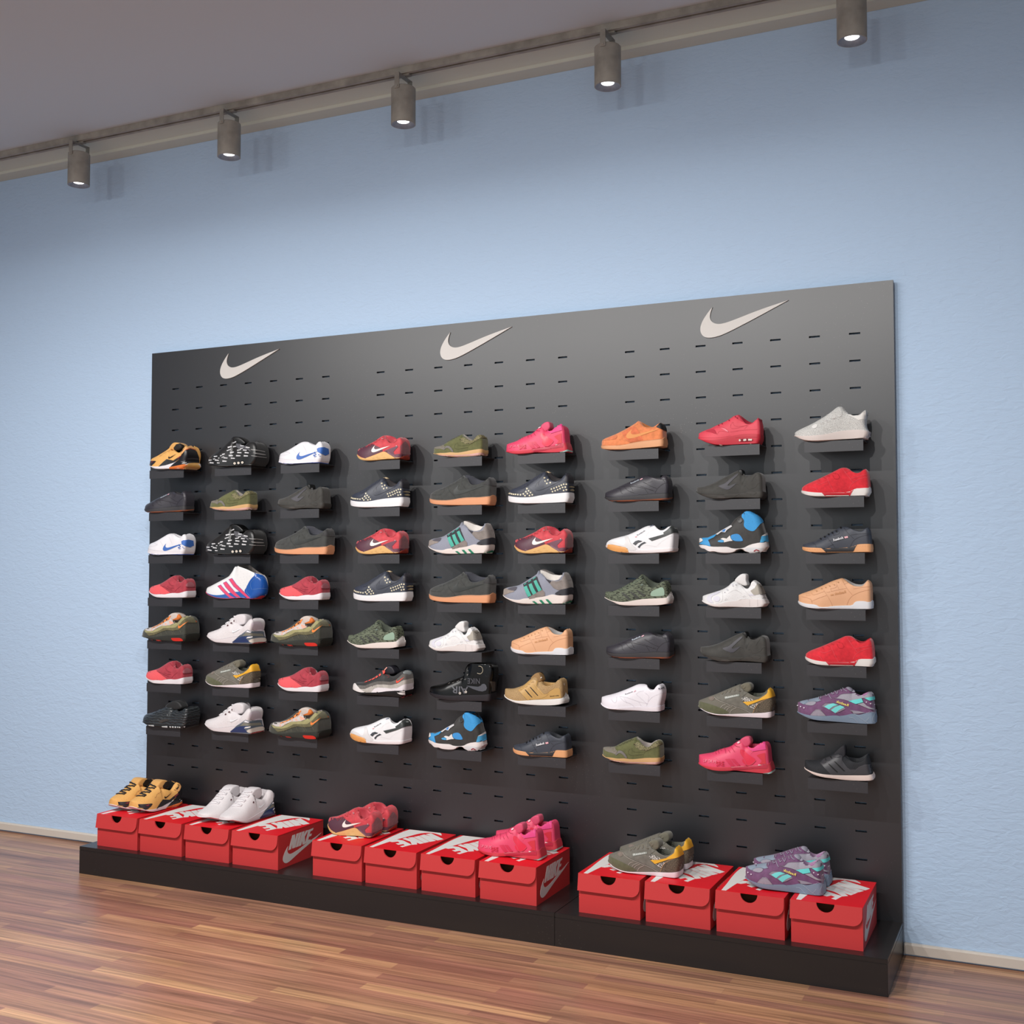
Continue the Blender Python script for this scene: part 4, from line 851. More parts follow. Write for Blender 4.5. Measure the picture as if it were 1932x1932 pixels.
KINDS['yellow_air'] = dict(o=(255,825,160), at=(1,1), cx=1190, xo=890, yc=.03, c=(('#e2ab60',.75,'perf'),('#e6e2e6',.45),('#14100e',.7)),
 top='305,600 320,555 370,520 560,460 680,390 850,270 900,215 960,260 1040,290 1100,280 1140,250 1190,222 1250,218',
 col='890,310 960,345 1040,388 1090,345 1140,265 1190,225 1250,218',
 back='1250,218 1330,250 1380,320 1420,400 1450,500 1455,600 1480,680 1475,720 1390,760',
 bot='310,620 350,682 420,732 500,750 760,738 1100,732 1190,742', sol='310,615 370,682 530,690 700,650 850,600 1000,560 1190,600',
 puff=[('tongue','850,280 900,205 950,157 1020,150 1090,175 1135,225 1130,290 1040,340 900,310',.026,('#dca55c',.7,FB))],
 parts=[('pc','toe_cap',('#29252a',.5),'303,600 318,562 400,560 485,562 450,605 400,650 365,685 320,655'),
 ('p','side_overlay',('#232226',.5),'530,690 640,585 720,520 870,552 950,500 1050,440 1070,470 900,592 700,655'),
 ('p','heel_shell',('#1c1b1e',.35),'1060,415 1120,340 1200,285 1300,280 1400,350 1450,480 1458,605 1350,600 1200,610 1110,645 800,692 880,620 1000,530'),
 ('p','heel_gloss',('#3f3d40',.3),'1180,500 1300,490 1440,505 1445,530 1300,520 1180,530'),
 ('p','tongue_lining',('#150f0d',.7),'880,262 940,182 1020,168 1110,210 1130,285 1100,345 1030,372 890,300'),
 ('p','collar_pad',('#dca468',.7),'1035,388 1090,330 1140,255 1200,222 1280,225 1370,305 1240,270 1160,300 1075,405'),
 ('p','collar_edge',('#b04a2c',.6),'1160,300 1240,270 1372,308 1385,325 1250,285 1150,320'),
 ('p','air_unit',('#e47c3c',.3),'785,700 900,680 1100,640 1180,640 1180,700 1110,738 775,738'),
 ('pc','air_bubble',('#dba75e',.25),'1108,705 1200,612 1400,608 1480,682 1470,725 1390,758 1200,742 1110,738'),
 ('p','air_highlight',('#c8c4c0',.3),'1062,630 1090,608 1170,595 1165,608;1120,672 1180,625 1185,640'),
 ('p','pull_mark',('#7a2c34',.5),'965,505 1040,445 1062,455 985,515;370,590 420,570 425,578 395,608'),
 ('logo','logo',('#1a1414',.5),'788,448 785,508 948,403'),
 ('s','lace_edge',('#2a1814',.7),5,'560,468 600,450 640,400 700,380 740,350 790,310 860,285'),
 ('s','lace_edge',('#c8643c',.7),4,'570,455 610,435;650,400 700,370;740,345 770,325')],
 laces=(600,860,6,('#201c20',.6),.021,.0045))
KINDS['red_purple'] = dict(o=(620,930,180), at=(4,3), cx=1405, xo=1150, solb=1135, yc=.03, c=(('#c23842',.65,S6),('#dcb071',.6),('#c84450',.6)),
 top='525,1050 540,1000 590,970 740,935 840,880 960,820 1050,755 1110,718 1180,715 1260,722 1310,760 1350,815 1375,818 1420,778 1480,760',
 col='1155,785 1180,835 1230,888 1300,888 1360,832 1420,778 1480,760',
 back='1480,760 1550,790 1590,850 1615,930 1630,1040 1640,1150 1620,1210',
 bot='530,1080 570,1170 640,1220 750,1238 900,1235 1100,1218 1330,1220 1405,1215', sol='530,1075 620,1150 710,1190 850,1140 1000,1085 1092,1050 1180,1100 1330,1195 1405,1190',
 parts=[('p','toe_panel',('#56313f',.5),'523,1055 538,1000 590,968 740,935 860,882 920,928 1010,972 1082,1048 850,1138 710,1188 620,1148'),
 ('p','rear_panel',('#6c4452',.5),'1100,1050 1230,1000 1360,958 1388,970 1340,1020 1290,1075 1310,1130 1400,1118 1560,1130 1642,1140 1640,1160 1560,1135 1440,1180 1400,1212 1330,1205'),
 ('p','heel_print',('#7e4048',.6,S6),'1425,960 1520,850 1560,880 1605,960 1632,1110 1520,1125 1425,1115'),
 ('p','outsole_heel',('#a03a2a',.5),'1395,1216 1440,1180 1560,1130 1642,1158 1622,1212 1520,1216'),
 ('logo','logo',('#ece6de',.5),'922,925 875,1070 1222,948'),
 ('dots','rivet',('#c8b0b4',.4),10,'1352,955 1060,795'),
 ('s','collar_trim',('#d65a60',.6),9,'1160,800 1185,845 1235,890 1300,890 1360,838'),
 ('s','laces',('#c8363c',.6),7,'730,940 760,970 790,915;790,900 820,960 850,890;840,880 890,930 900,850;900,850 950,870 960,820;960,800 1000,830 1020,780'),
 ('s','tread_mark',('#b98a4e',.6),3,'860,1190 900,1180;940,1170 980,1160;960,1200 1010,1190;1040,1130 1080,1120;1080,1180 1130,1175;1150,1200 1200,1195')])
KINDS['pink'] = dict(o=(1300,1370,180), at=(8,7), cx=1595, xo=1140, solb=665, yc=.028, c=(('#e0466a',.5,LE),('#d0404f',.4),('#c43a5c',.7)),
 top='130,660 150,600 200,565 300,550 450,530 540,500 640,455 740,430 860,395 960,310 1060,255 1130,270 1200,330 1290,345 1350,355 1410,355 1480,320 1540,300 1600,303',
 col='1140,390 1200,412 1290,428 1350,412 1420,362 1480,325 1540,302 1600,303',
 back='1600,303 1650,340 1680,420 1700,540 1720,660 1750,760 1790,850 1780,875',
 bot='140,700 200,770 300,830 430,880 600,905 800,905 920,892 1100,912 1400,945 1595,958', sol='135,690 250,770 400,800 560,820 840,820 950,800 1150,785 1400,780 1595,752',
 puff=[('tongue','1050,265 1130,205 1200,187 1250,196 1272,255 1280,330 1200,400 1100,385',.021,('#dc4c70',.6,FB))],
 parts=[('p','outsole',('#a6d0c8',.5),'1500,942 1622,930 1700,885 1785,835 1798,850 1700,920 1640,965 1560,958;570,895 750,905 905,896 900,906 700,914 600,908'),
 ('p','sole_wedge',('#b92c44',.4),'840,822 950,802 1150,785 1400,780 1590,765 1590,845 1300,850 1000,875 900,880'),
 ('p','toe_tip',('#dfe8e6',.4),'128,665 150,615 160,650 152,710 140,700'),
 ('pc','side_panel',('#e02f4c',.35),'1030,470 1090,455 1200,560 1375,672 1320,740 1260,780 1150,780 1065,690 1110,640 1040,560'),
 ('p','heel_panel',('#d23444',.5),'1375,580 1450,550 1545,530 1562,750 1430,762 1482,690'),
 ('p','collar_pad',('#e04484',.6),'1150,390 1200,410 1290,428 1350,412 1420,362 1480,328 1540,305 1555,460 1300,500 1240,460'),
 ('p','stripe',('#d22f52',.45),'735,660 830,648 880,720 935,802 860,802 800,740;850,650 925,652 980,720 1045,790 985,792 910,720'),
 ('s','panel_edge',('#f08aa0',.5),3,'440,560 520,610 620,690 700,700;1030,460 1040,560 1150,700 1160,780 1260,780 1370,672;1150,390 1240,460 1300,500;1250,550 1300,495;1400,780 1590,755'),
 ('text','lettering',('#ea7890',.35),'UP OR PE',(300,720,560,745,60)),('text','lettering',('#d02444',.4),'SRE',(560,800,720,790,90)),
 ('p','sole_mark',('#f0c0c4',.5),'1405,770 1460,765 1460,780 1412,785'),('p','tongue_mark',('#f0c8d0',.5),'985,330 1040,295 1050,320 1010,350 990,345'),
 ('s','laces',('#c4264c',.6),7,'540,500 560,560;590,480 615,545;640,460 660,500;720,440 740,480 750,540;810,480 840,530;860,400 900,470 930,510;920,350 950,400 1030,410')])
KINDS['black_wave'] = dict(o=(260,1300,160), at=(1,7), cx=1060, xo=900, yc=.03, c=(('#2c3033',.35,'wavy'),('#1f2224',.35),('#1a1a1c',.6)),
 top='160,680 170,600 220,540 370,500 500,450 680,375 760,350 850,360 930,390 1010,410 1100,400 1150,378 1200,365 1260,362',
 col='900,440 960,480 1020,470 1060,440 1110,402 1160,378 1200,365 1260,362',
 back='1260,362 1340,380 1370,450 1400,540 1415,640 1425,740 1415,800',
 bot='165,745 250,810 500,850 980,885 1060,880', sol='165,735 230,778 500,800 800,812 1060,805',
 puff=[('tongue','700,360 760,300 840,250 930,230 1010,260 1060,330 1080,400 960,430 780,400',.024,('#191a1c',.6,FB))],
 parts=[('s','wave_piping',('#6a7074',.4),4,'200,650 400,620 560,545 660,520 800,590 900,640 1010,630 1150,580 1390,530;220,600 400,560 660,460 800,520 950,590 1100,540 1250,480 1380,460;520,690 640,640 780,680 900,730 980,790'),
 ('p','side_window',('#3a3430',.5),'480,740 520,690 640,660 750,680 600,710 540,745'),
 ('p','sole_window',('#c4c8c8',.3),'230,792 370,795 380,820 260,812;550,822 680,815 685,852 560,838;725,822 765,822 765,852 735,850;785,822 825,822 825,855 790,852;845,825 885,825 885,856 850,854;905,828 930,828 930,856 910,855;945,828 975,835 978,860 950,858;1048,822 1080,818 1075,846 1055,848'),
 ('s','sole_line',('#7c7468',.4),4,'980,790 1060,775 1110,740;1080,870 1250,815 1415,790')])
KINDS['purple_teal'] = dict(o=(1490,1280,180), at=(9,6), cx=1655, xo=1290, solb=695, c=(('#6a4368',.75,S6),('#788a9e',.5),('#a88ca8',.7)),
 top='85,600 100,540 150,495 240,465 430,430 600,385 800,315 950,255 1080,215 1160,190 1220,200 1280,250 1330,300 1400,350 1440,360 1500,330 1570,290 1640,275',
 back='1640,275 1700,310 1725,370 1740,450 1760,560 1780,680 1800,780 1815,860 1790,895',
 bot='95,650 200,740 350,810 500,860 800,885 1200,915 1500,938 1655,935', sol='110,660 250,720 400,755 560,770 750,770 920,755 1020,770 1150,750 1260,720 1340,730 1400,750 1550,705 1655,690',
 parts=[('pc','toe_top',('#8794a4',.6),'195,485 300,455 430,430 625,383 570,440 650,455 540,490 480,478 380,490 310,545 235,515'),
 ('pc','toe_mesh',('#9a95a1',.8,FB),'305,545 380,488 480,478 550,495 480,562 380,555'),
 ('p','side_mesh',('#978f9c',.8,FB),'410,757 480,680 530,640 590,632 640,660 735,768 560,770'),
 ('p','side_mesh',('#8d8592',.8,FB),'650,572 720,518 870,508 1000,550 1115,612 1130,625 1000,690 930,712 800,640'),
 ('p','stripe',('#72d6d4',.5),'700,582 780,540 890,512 985,545 870,585 800,642;835,652 920,590 1020,552 1112,592 1000,650 922,712'),
 ('p','collar_panel',('#9d99a5',.7,FB),'880,405 960,405 1030,340 1100,325 1340,312 1400,352 1445,365 1510,335 1640,278 1702,310 1732,378 1460,412 1190,465 1100,440'),
 ('p','collar_lining',('#9c6a94',.6),'1450,355 1520,325 1600,290 1560,340 1500,370'),
 ('pc','tongue',('#9c98a6',.6),'1130,208 1190,190 1260,220 1335,302 1250,290 1190,250'),
 ('p','rear_stripe',('#62d2ce',.5),'1188,467 1460,413 1492,490 1340,530;1515,408 1732,370 1738,430 1620,462'),
 ('p','heel_mesh',('#98949f',.7),'1380,530 1500,500 1560,560 1640,600 1752,640 1740,658 1600,622'),
 ('p','heel_mesh',('#8f8a98',.7),'1218,650 1400,670 1535,700 1400,722 1290,722'),
 ('text','lettering',('#ecd870',.5),'Reebok',(935,500,1185,580,52,True)),
 ('dots','rivet',('#e0dae4',.4),12,'178,560 235,585 300,610 1555,488 1630,520 1695,540'),
 ('s','laces',('#a7acb8',.7),9,'600,395 600,440 640,470;640,385 640,430;730,350 740,385 780,360;790,340 830,410 850,430;850,310 880,350 900,320;920,280 970,340 980,280;1040,240 1060,275;1080,220 1120,260 1160,280'),
 ('s','piping',('#2c2430',.5),3,'300,535 380,488 480,474 550,492;650,572 720,514 870,504 1000,548;800,640 900,560 990,548;880,405 960,403 1030,338 1100,323 1340,310;410,755 480,678 570,636;570,636 640,662 740,768;930,712 1020,772;1460,405 1500,500 1620,560 1770,630'),
 ('s','sole_line',('#c4ccd6',.5),3,'1300,730 1340,740 1440,810 1600,920;1540,870 1610,800;1700,720 1660,850 1720,910;1200,790 1290,800 1390,905;1550,705 1690,690 1720,720')])
FRONT_W = 22.0; BEAM_W = 60.0; AMB = .78; EXPO = 0.0
# ---------------------------------------------------------------- the room
WALL_Y = .0268; CEIL_Z = 3.226
def room_mats():
    # plaster: wavy horizontal relief
    m = bpy.data.materials.new('blue_plaster'); m.use_nodes = True; n = m.node_tree.nodes; l = m.node_tree.links; b = n['Principled BSDF']
    b.inputs['Base Color'].default_value = hexc(WALL_COL); b.inputs['Roughness'].default_value = .75; b.inputs['Specular IOR Level'].default_value = .2
    tc = n.new('ShaderNodeTexCoord'); mp = n.new('ShaderNodeMapping'); mp.inputs['Scale'].default_value = (26, 26, 62)
    l.new(tc.outputs['Object'], mp.inputs['Vector'])
    t = n.new('ShaderNodeTexNoise'); t.inputs['Scale'].default_value = 1.0; t.inputs['Detail'].default_value = 3; t.inputs['Distortion'].default_value = .8; t.inputs['Roughness'].default_value = .55
    l.new(mp.outputs['Vector'], t.inputs['Vector'])
    bp = n.new('ShaderNodeBump'); bp.inputs['Strength'].default_value = .5; bp.inputs['Distance'].default_value = .006
    l.new(t.outputs['Fac'], bp.inputs['Height']); l.new(bp.outputs['Normal'], b.inputs['Normal'])
    # parquet strips running along the wall
    f = bpy.data.materials.new('strip_parquet'); f.use_nodes = True; n = f.node_tree.nodes; l = f.node_tree.links; b = n['Principled BSDF']
    tc = n.new('ShaderNodeTexCoord')
    br = n.new('ShaderNodeTexBrick'); br.offset = .37; br.squash = 1; br.inputs['Scale'].default_value = 1
    br.inputs['Brick Width'].default_value = .62; br.inputs['Row Height'].default_value = .047; br.inputs['Mortar Size'].default_value = .0006; br.inputs['Mortar Smooth'].default_value = .6
    br.inputs['Bias'].default_value = 0; br.inputs['Color1'].default_value = (0,0,0,1); br.inputs['Color2'].default_value = (1,1,1,1); br.inputs['Mortar'].default_value = (.35,.35,.35,1)
    l.new(tc.outputs['Object'], br.inputs['Vector'])
    r = n.new('ShaderNodeValToRGB'); l.new(br.outputs['Color'], r.inputs['Fac'])
    cs = [(0,'#9d6f5c'),(.25,'#bd8a6c'),(.45,'#a47360'),(.65,'#c5946e'),(.85,'#ad7c66'),(1,'#dbaa7c')]
    cr = r.color_ramp
    cr.elements[0].color = hexc(cs[0][1]); cr.elements[1].color = hexc(cs[-1][1])
    for p, c in cs[1:-1]: e = cr.elements.new(p); e.color = hexc(c)
    def grain(sx, sy, dist, fr, to, dark):
        mp = n.new('ShaderNodeMapping'); mp.inputs['Scale'].default_value = (sx, sy, 1); l.new(tc.outputs['Object'], mp.inputs['Vector'])
        t = n.new('ShaderNodeTexNoise'); t.inputs['Scale'].default_value = 1; t.inputs['Detail'].default_value = 6; t.inputs['Distortion'].default_value = dist
        l.new(mp.outputs['Vector'], t.inputs['Vector'])
        mr = n.new('ShaderNodeMapRange'); mr.inputs['From Min'].default_value = fr; mr.inputs['From Max'].default_value = to
        mr.inputs['To Min'].default_value = dark; mr.inputs['To Max'].default_value = 1.0; l.new(t.outputs['Fac'], mr.inputs['Value']); return mr
    g1 = grain(2.2, 85, .8, .34, .60, .55); g2 = grain(1.0, 24, .5, .32, .58, .66)
    mu = n.new('ShaderNodeMath'); mu.operation = 'MULTIPLY'; l.new(g1.outputs['Result'], mu.inputs[0]); l.new(g2.outputs['Result'], mu.inputs[1])
    mx = n.new('ShaderNodeMix'); mx.data_type = 'RGBA'; mx.blend_type = 'MULTIPLY'; mx.inputs['Factor'].default_value = 1
    l.new(r.outputs['Color'], mx.inputs['A']); l.new(mu.outputs[0], mx.inputs['B']); l.new(mx.outputs['Result'], b.inputs['Base Color'])
    b.inputs['Roughness'].default_value = .3; b.inputs['Specular IOR Level'].default_value = .5
    return m, f
WALL_COL = '#b8d0ea'
plaster, parquet = room_mats()
X0R, X1R, Y0R = -4.2, 9.0, -6.5
o = struct(box_obj('floor', X0R, X1R, Y0R, WALL_Y+.15, -.08, 0, parquet))
o = struct(box_obj('wall_back', X0R, X1R, WALL_Y, WALL_Y+.15, 0, 3.4, plaster))
ceil_m = mat('#c9d2d8', .9, spec=.1)
struct(box_obj('ceiling', X0R, X1R, Y0R, WALL_Y-.0, CEIL_Z, CEIL_Z+.1, ceil_m))
white_wall = mat('#d2cecb', .9, spec=.1)
struct(box_obj('wall_right_light_block', X1R, X1R+.12, Y0R, WALL_Y+.15, 0, 3.4, mat('#8f9aa8', .8)))  # unseen wall added to keep ambient fill off right-hand faces
struct(box_obj('wall_left', X0R-.12, X0R, Y0R, WALL_Y+.15, 0, 3.4, plaster))
trim_m = mat('#cfc6bb', .6, spec=.3)
bm = bmesh.new()
prof = [(WALL_Y-.001, 3.192), (-.050, 3.192), (-.053, 3.195), (-.056, 3.203), (-.176, CEIL_Z-.0005), (WALL_Y-.001, CEIL_Z-.0005)]
extrude_poly(bm, prof, lambda a, b_, t: (X0R+.01+t, a, b_), X1R-X0R-.02)
struct(bm_obj('trim_1', bm, mat('#cbd0c4', .6, spec=.3)))
bm = bmesh.new()
prof = [(WALL_Y-.001, .0075), (.0135, .0075), (.0135, .036), (.0165, .041), (WALL_Y-.001, .042)]
extrude_poly(bm, prof, lambda a, b_, t: (X0R+.01+t, a, b_), .7237-X0R-.012)
struct(bm_obj('baseboard_left', bm, trim_m))
bm = bmesh.new(); extrude_poly(bm, prof, lambda a, b_, t: (3.951+t, a, b_), X1R-3.951-.01)
struct(bm_obj('baseboard_right', bm, trim_m))

# ---------------------------------------------------------------- slotted display board
BX0, BX1, BZ0, BZ1 = .7237, 3.9497, .1113, 2.2449
board_m = mat('#131318', .42, 'board', 1.0)
plinth_m = mat('#1f1c1c', .3, 'board', .5)
hx = .0186; hz = .0032; BT = .016
xs = [BX0]; slx = []
for k in range(3):
    for c in range(7):
        x = SLOT_X0[k]+DX*c; xs += [x-hx, x+hx]; slx.append((round(x-hx, 5), round(x+hx, 5)))
xs.append(BX1)
zs = [BZ0]; slz = []
for r_ in range(19, -1, -1):
    z = SLOT_Z0-DZ*r_; zs += [z-hz, z+hz]
zs.append(BZ1)
bm = bmesh.new()
front = {}; backv = {}
for i, x in enumerate(xs):
    for j, z in enumerate(zs):
        front[i, j] = bm.verts.new((x, 0, z)); backv[i, j] = bm.verts.new((x, BT, z))
def is_slot(i, j): return i % 2 == 1 and j % 2 == 1 and i < len(xs)-1 and j < len(zs)-1
for i in range(len(xs)-1):
    for j in range(len(zs)-1):
        if is_slot(i, j):
            for a, b_ in (((i, j), (i+1, j)), ((i+1, j), (i+1, j+1)), ((i+1, j+1), (i, j+1)), ((i, j+1), (i, j))):
                bm.faces.new((front[a], front[b_], backv[b_], backv[a]))
        else:
            bm.faces.new((front[i, j], front[i+1, j], front[i+1, j+1], front[i, j+1]))
            bm.faces.new((backv[i, j], backv[i, j+1], backv[i+1, j+1], backv[i+1, j]))
ni, nj = len(xs)-1, len(zs)-1
for i in range(ni):
    for j in (0, nj): bm.faces.new((front[i, j], front[i+1, j], backv[i+1, j], backv[i, j]))
for j in range(nj):
    for i in (0, ni): bm.faces.new((front[i, j], front[i, j+1], backv[i, j+1], backv[i, j]))
root = empty('display_board', (BX0, 0, BZ0))
tag(root, 'large dark grey slotted display board standing against the blue plaster wall', 'display board')
def at_root(o, r):
    o.parent = r; o.matrix_parent_inverse = Matrix.Translation(r.location).inverted(); return o
at_root(bm_obj('slotted_panel', bm, board_m), root)
bm = bmesh.new()
for x in (BX0+.3, 1.80, 2.87, BX1-.3): add_box(bm, x-.02, x+.02, BT, WALL_Y-.0008, BZ0+.02, BZ1-.04)
at_root(bm_obj('wall_batten', bm, board_m), root)
logo_m = mat('#cdc9c4', .5)
for k in range(3):
    bm = bmesh.new(); extrude_poly(bm, SWS, lambda a, b_, t: (BX0+1.0753*k*1.0+a+(.027 if k == 1 else .0176 if k == 2 else 0), -.0005-t, b_), .004)
    at_root(bm_obj('logo', bm, logo_m), root)

# plinth in two lengths
SEAM = 2.8725
def plinth(x0, x1, label):
    r = empty('display_plinth', (x0, -.19, 0)); tag(r, label, 'plinth', 'black plinth sections under the display board')
    at_root(box_obj('body', x0, x1, -.3857, WALL_Y-.001, 0, .0965, plinth_m, bevel=.0012), r)
    at_root(box_obj('top_panel', x0, x1, -.3857, WALL_Y-.001, .0965, BZ0, plinth_m, bevel=.0012), r)
plinth(.7223, SEAM-.0004, 'long black plinth section on the left carrying eight red shoe boxes')
plinth(SEAM+.0004, 3.949, 'short black plinth section on the right carrying four red shoe boxes')

# ---------------------------------------------------------------- shelves
ORD = ['first', 'second', 'third', 'fourth', 'fifth', 'sixth', 'seventh', 'eighth', 'ninth']
ROWN = ['top', 'second', 'third', 'fourth', 'fifth', 'sixth', 'bottom']
COLN = ['leftmost column', 'second column', 'third column', 'fourth column', 'fifth column', 'sixth column', 'seventh column', 'eighth column', 'rightmost column']
shelf_m = mat('#242429', .5, 'board', .8)
SHELF = None
def shelf():
    r = empty('display_shelf', (0, 0, 0))
    at_root(box_obj('ledge', -.1915, 0, -.110, -.0004, -.0022, 0, shelf_m), r)
    at_root(box_obj('front_lip', -.1915, 0, -.110, -.1078, -.0362, -.0022, shelf_m), r)
    bm = bmesh.new()
    for x in (-.152, -.024): add_box(bm, x-.012, x+.012, -.0004, .0135, -.0005-.003, -.0005+.001)
    at_root(bm_obj('hook', bm, shelf_m), r)
    return r
GRID = [['yellow_air','black_print','white_blue','red_purple','olive_runner','pink','orange','red_runner','grey_sock'],
 ['black_classic','olive_runner','black_slip','navy_star','black_gum','navy_star','black_classic','black_slip','red_suede'],
 ['white_blue','black_print','black_gum','red_purple','grey_teal','red_purple','white_gum','pump','navy_gum'],
 ['red_knit','basketball','red_knit','navy_star','black_gum','grey_teal','green_knit','white_camo','peach'],
 ['olive_orange','white_air','olive_orange','green_knit','white_camo','peach','black_classic','black_slip','red_suede'],
 ['red_knit','olive_yellow','red_knit','bands_grey','black_high','gold_boost','white_classic','olive_yellow','purple_teal'],
 ['black_wave','white_air','olive_orange','white_gum','pump','navy_gum','olive_runner','pink','black_boost']]
TOE = [[280.3,389.2,522.6,670.4,814.2,951.4,1131.8,1315.7,1497.9],
 [270.2,393.7,521.0,658.2,807.4,955.8,1137.9,1311.2,1510.1],
 [278.1,387.3,515.7,668.7,805.4,967.7,1139.8,1316,1510.8],
 [281.6,387.3,525.9,664.8,806.9,946.0,1137.2,1320.8,1501.8],
 [269.8,391.4,510.2,654.1,807.1,960.6,1139.2,1316.3,1514],
 [277.7,388.8,524.5,664.3,807.9,948.5,1129.8,1312.4,1497.9],
 [273.0,389.4,508.8,659.9,806.9,965.0,1132.1,1311.8,1510.1]]
DESC = dict(orange='orange suede sneaker with tan sole and black heel tab', black_print='shiny black sneaker with white dash print',
 white_blue='white sneaker with blue side logo and heel', red_runner='all red running sneaker with small air windows',
 black_slip='matt black slip-on runner with bulging tongue', navy_star='navy sneaker with gold star studs and white sole',
 black_gum='black suede sneaker on a thick gum sole', grey_teal='grey runner with three teal side stripes',
 pump='blue and black high-top with white sole', navy_gum='navy leather sneaker with white badge and gum ends',
 red_suede='bright red suede sneaker with white sole ends', peach='peach leather sneaker with pale grey sole',
 red_knit='red sneaker with coral toe and white sole', basketball='white high-top with pink stripes and blue heel',
 green_knit='mottled green knit runner with pale heel pad', white_camo='pale white runner with grey heel strap',
 olive_orange='olive sneaker with wavy bands and orange laces', white_air='white runner with clear smoky air heel',
 olive_yellow='olive runner with yellow stripe and tweed heel', bands_grey='black, grey and white banded sneaker with red laces',
 black_high='glossy black high-top with gold ankle ring', gold_boost='tan knit runner with side cage and white sole',
 black_boost='black knit runner with side cage and pale sole', white_classic='plain all white leather sneaker',
 black_classic='low black leather sneaker with thin brown outsole', white_gum='white leather sneaker with gum toe bumper',
 olive_runner='olive green runner with tan sole', grey_sock='speckled pale grey sock runner with white laces',
 yellow_air='yellow and black runner with orange air heel', red_purple='red and plum trainer with white logo',
 pink='hot pink trainer with mint outsole', black_wave='black sneaker with wavy ribbed side', purple_teal='purple and grey runner with teal stripes')
PAIRED = {'yellow_air','white_air','red_purple','pink','olive_yellow','purple_teal'}
def snapshot(r):
    KIDS[r.name] = kids(r)
    for c in KIDS[r.name]: KIDS[c.name] = []
import time
PROTO = {}
only = globals().get('ONLY')
for kn, K in KINDS.items():
    if only and kn not in only: continue
    t0 = time.time()
    r = build_shoe(K); PROTO[kn] = r; snapshot(r)
    print('built', kn, 'L=%.3f' % r['_L'], '%.1fs' % (time.time()-t0))
    del r['_L']; del r['_px']
used = set()
def put(kn, loc, rz, label, group):
    p = PROTO[kn]
    if kn in used: r = copy_tree(p)
    else: r = p; used.add(kn)
    r.location = loc; r.rotation_euler = (0, 0, rz)
    tag(r, label, 'shoe', group)
    return r
SP = shelf(); snapshot(SP); first = True
count = {}
for row in GRID:
    for kn in row: count[kn] = count.get(kn, 0)+1
for ri in range(7):
    z = shelf_z(ri+1)
    for ci in range(9):
        s_ = SP if first else copy_tree(SP)
        first = False
        s_.location = (RIGHT[ci], 0, z)
        kn = GRID[ri][ci]
        short = DESC[kn].split(' with ')[0].split(' on a ')[0]
        tag(s_, 'dark grey shelf, %s row, %s, under %s' % (ROWN[ri], COLN[ci], short), 'shelf', 'small shelves hooked into the display board')
        if kn not in PROTO: continue
        if count[kn] == 1 and kn not in PAIRED: lab = '%s, in the %s shelf row' % (DESC[kn], ROWN[ri])
        else: lab = '%s, %s shelf row, %s' % (DESC[kn], ROWN[ri], COLN[ci])
        put(kn, (toe_x(TOE[ri][ci], ri+1), SHOE_Y, z+.0004), 0, lab, 'sneakers on the wall shelves')

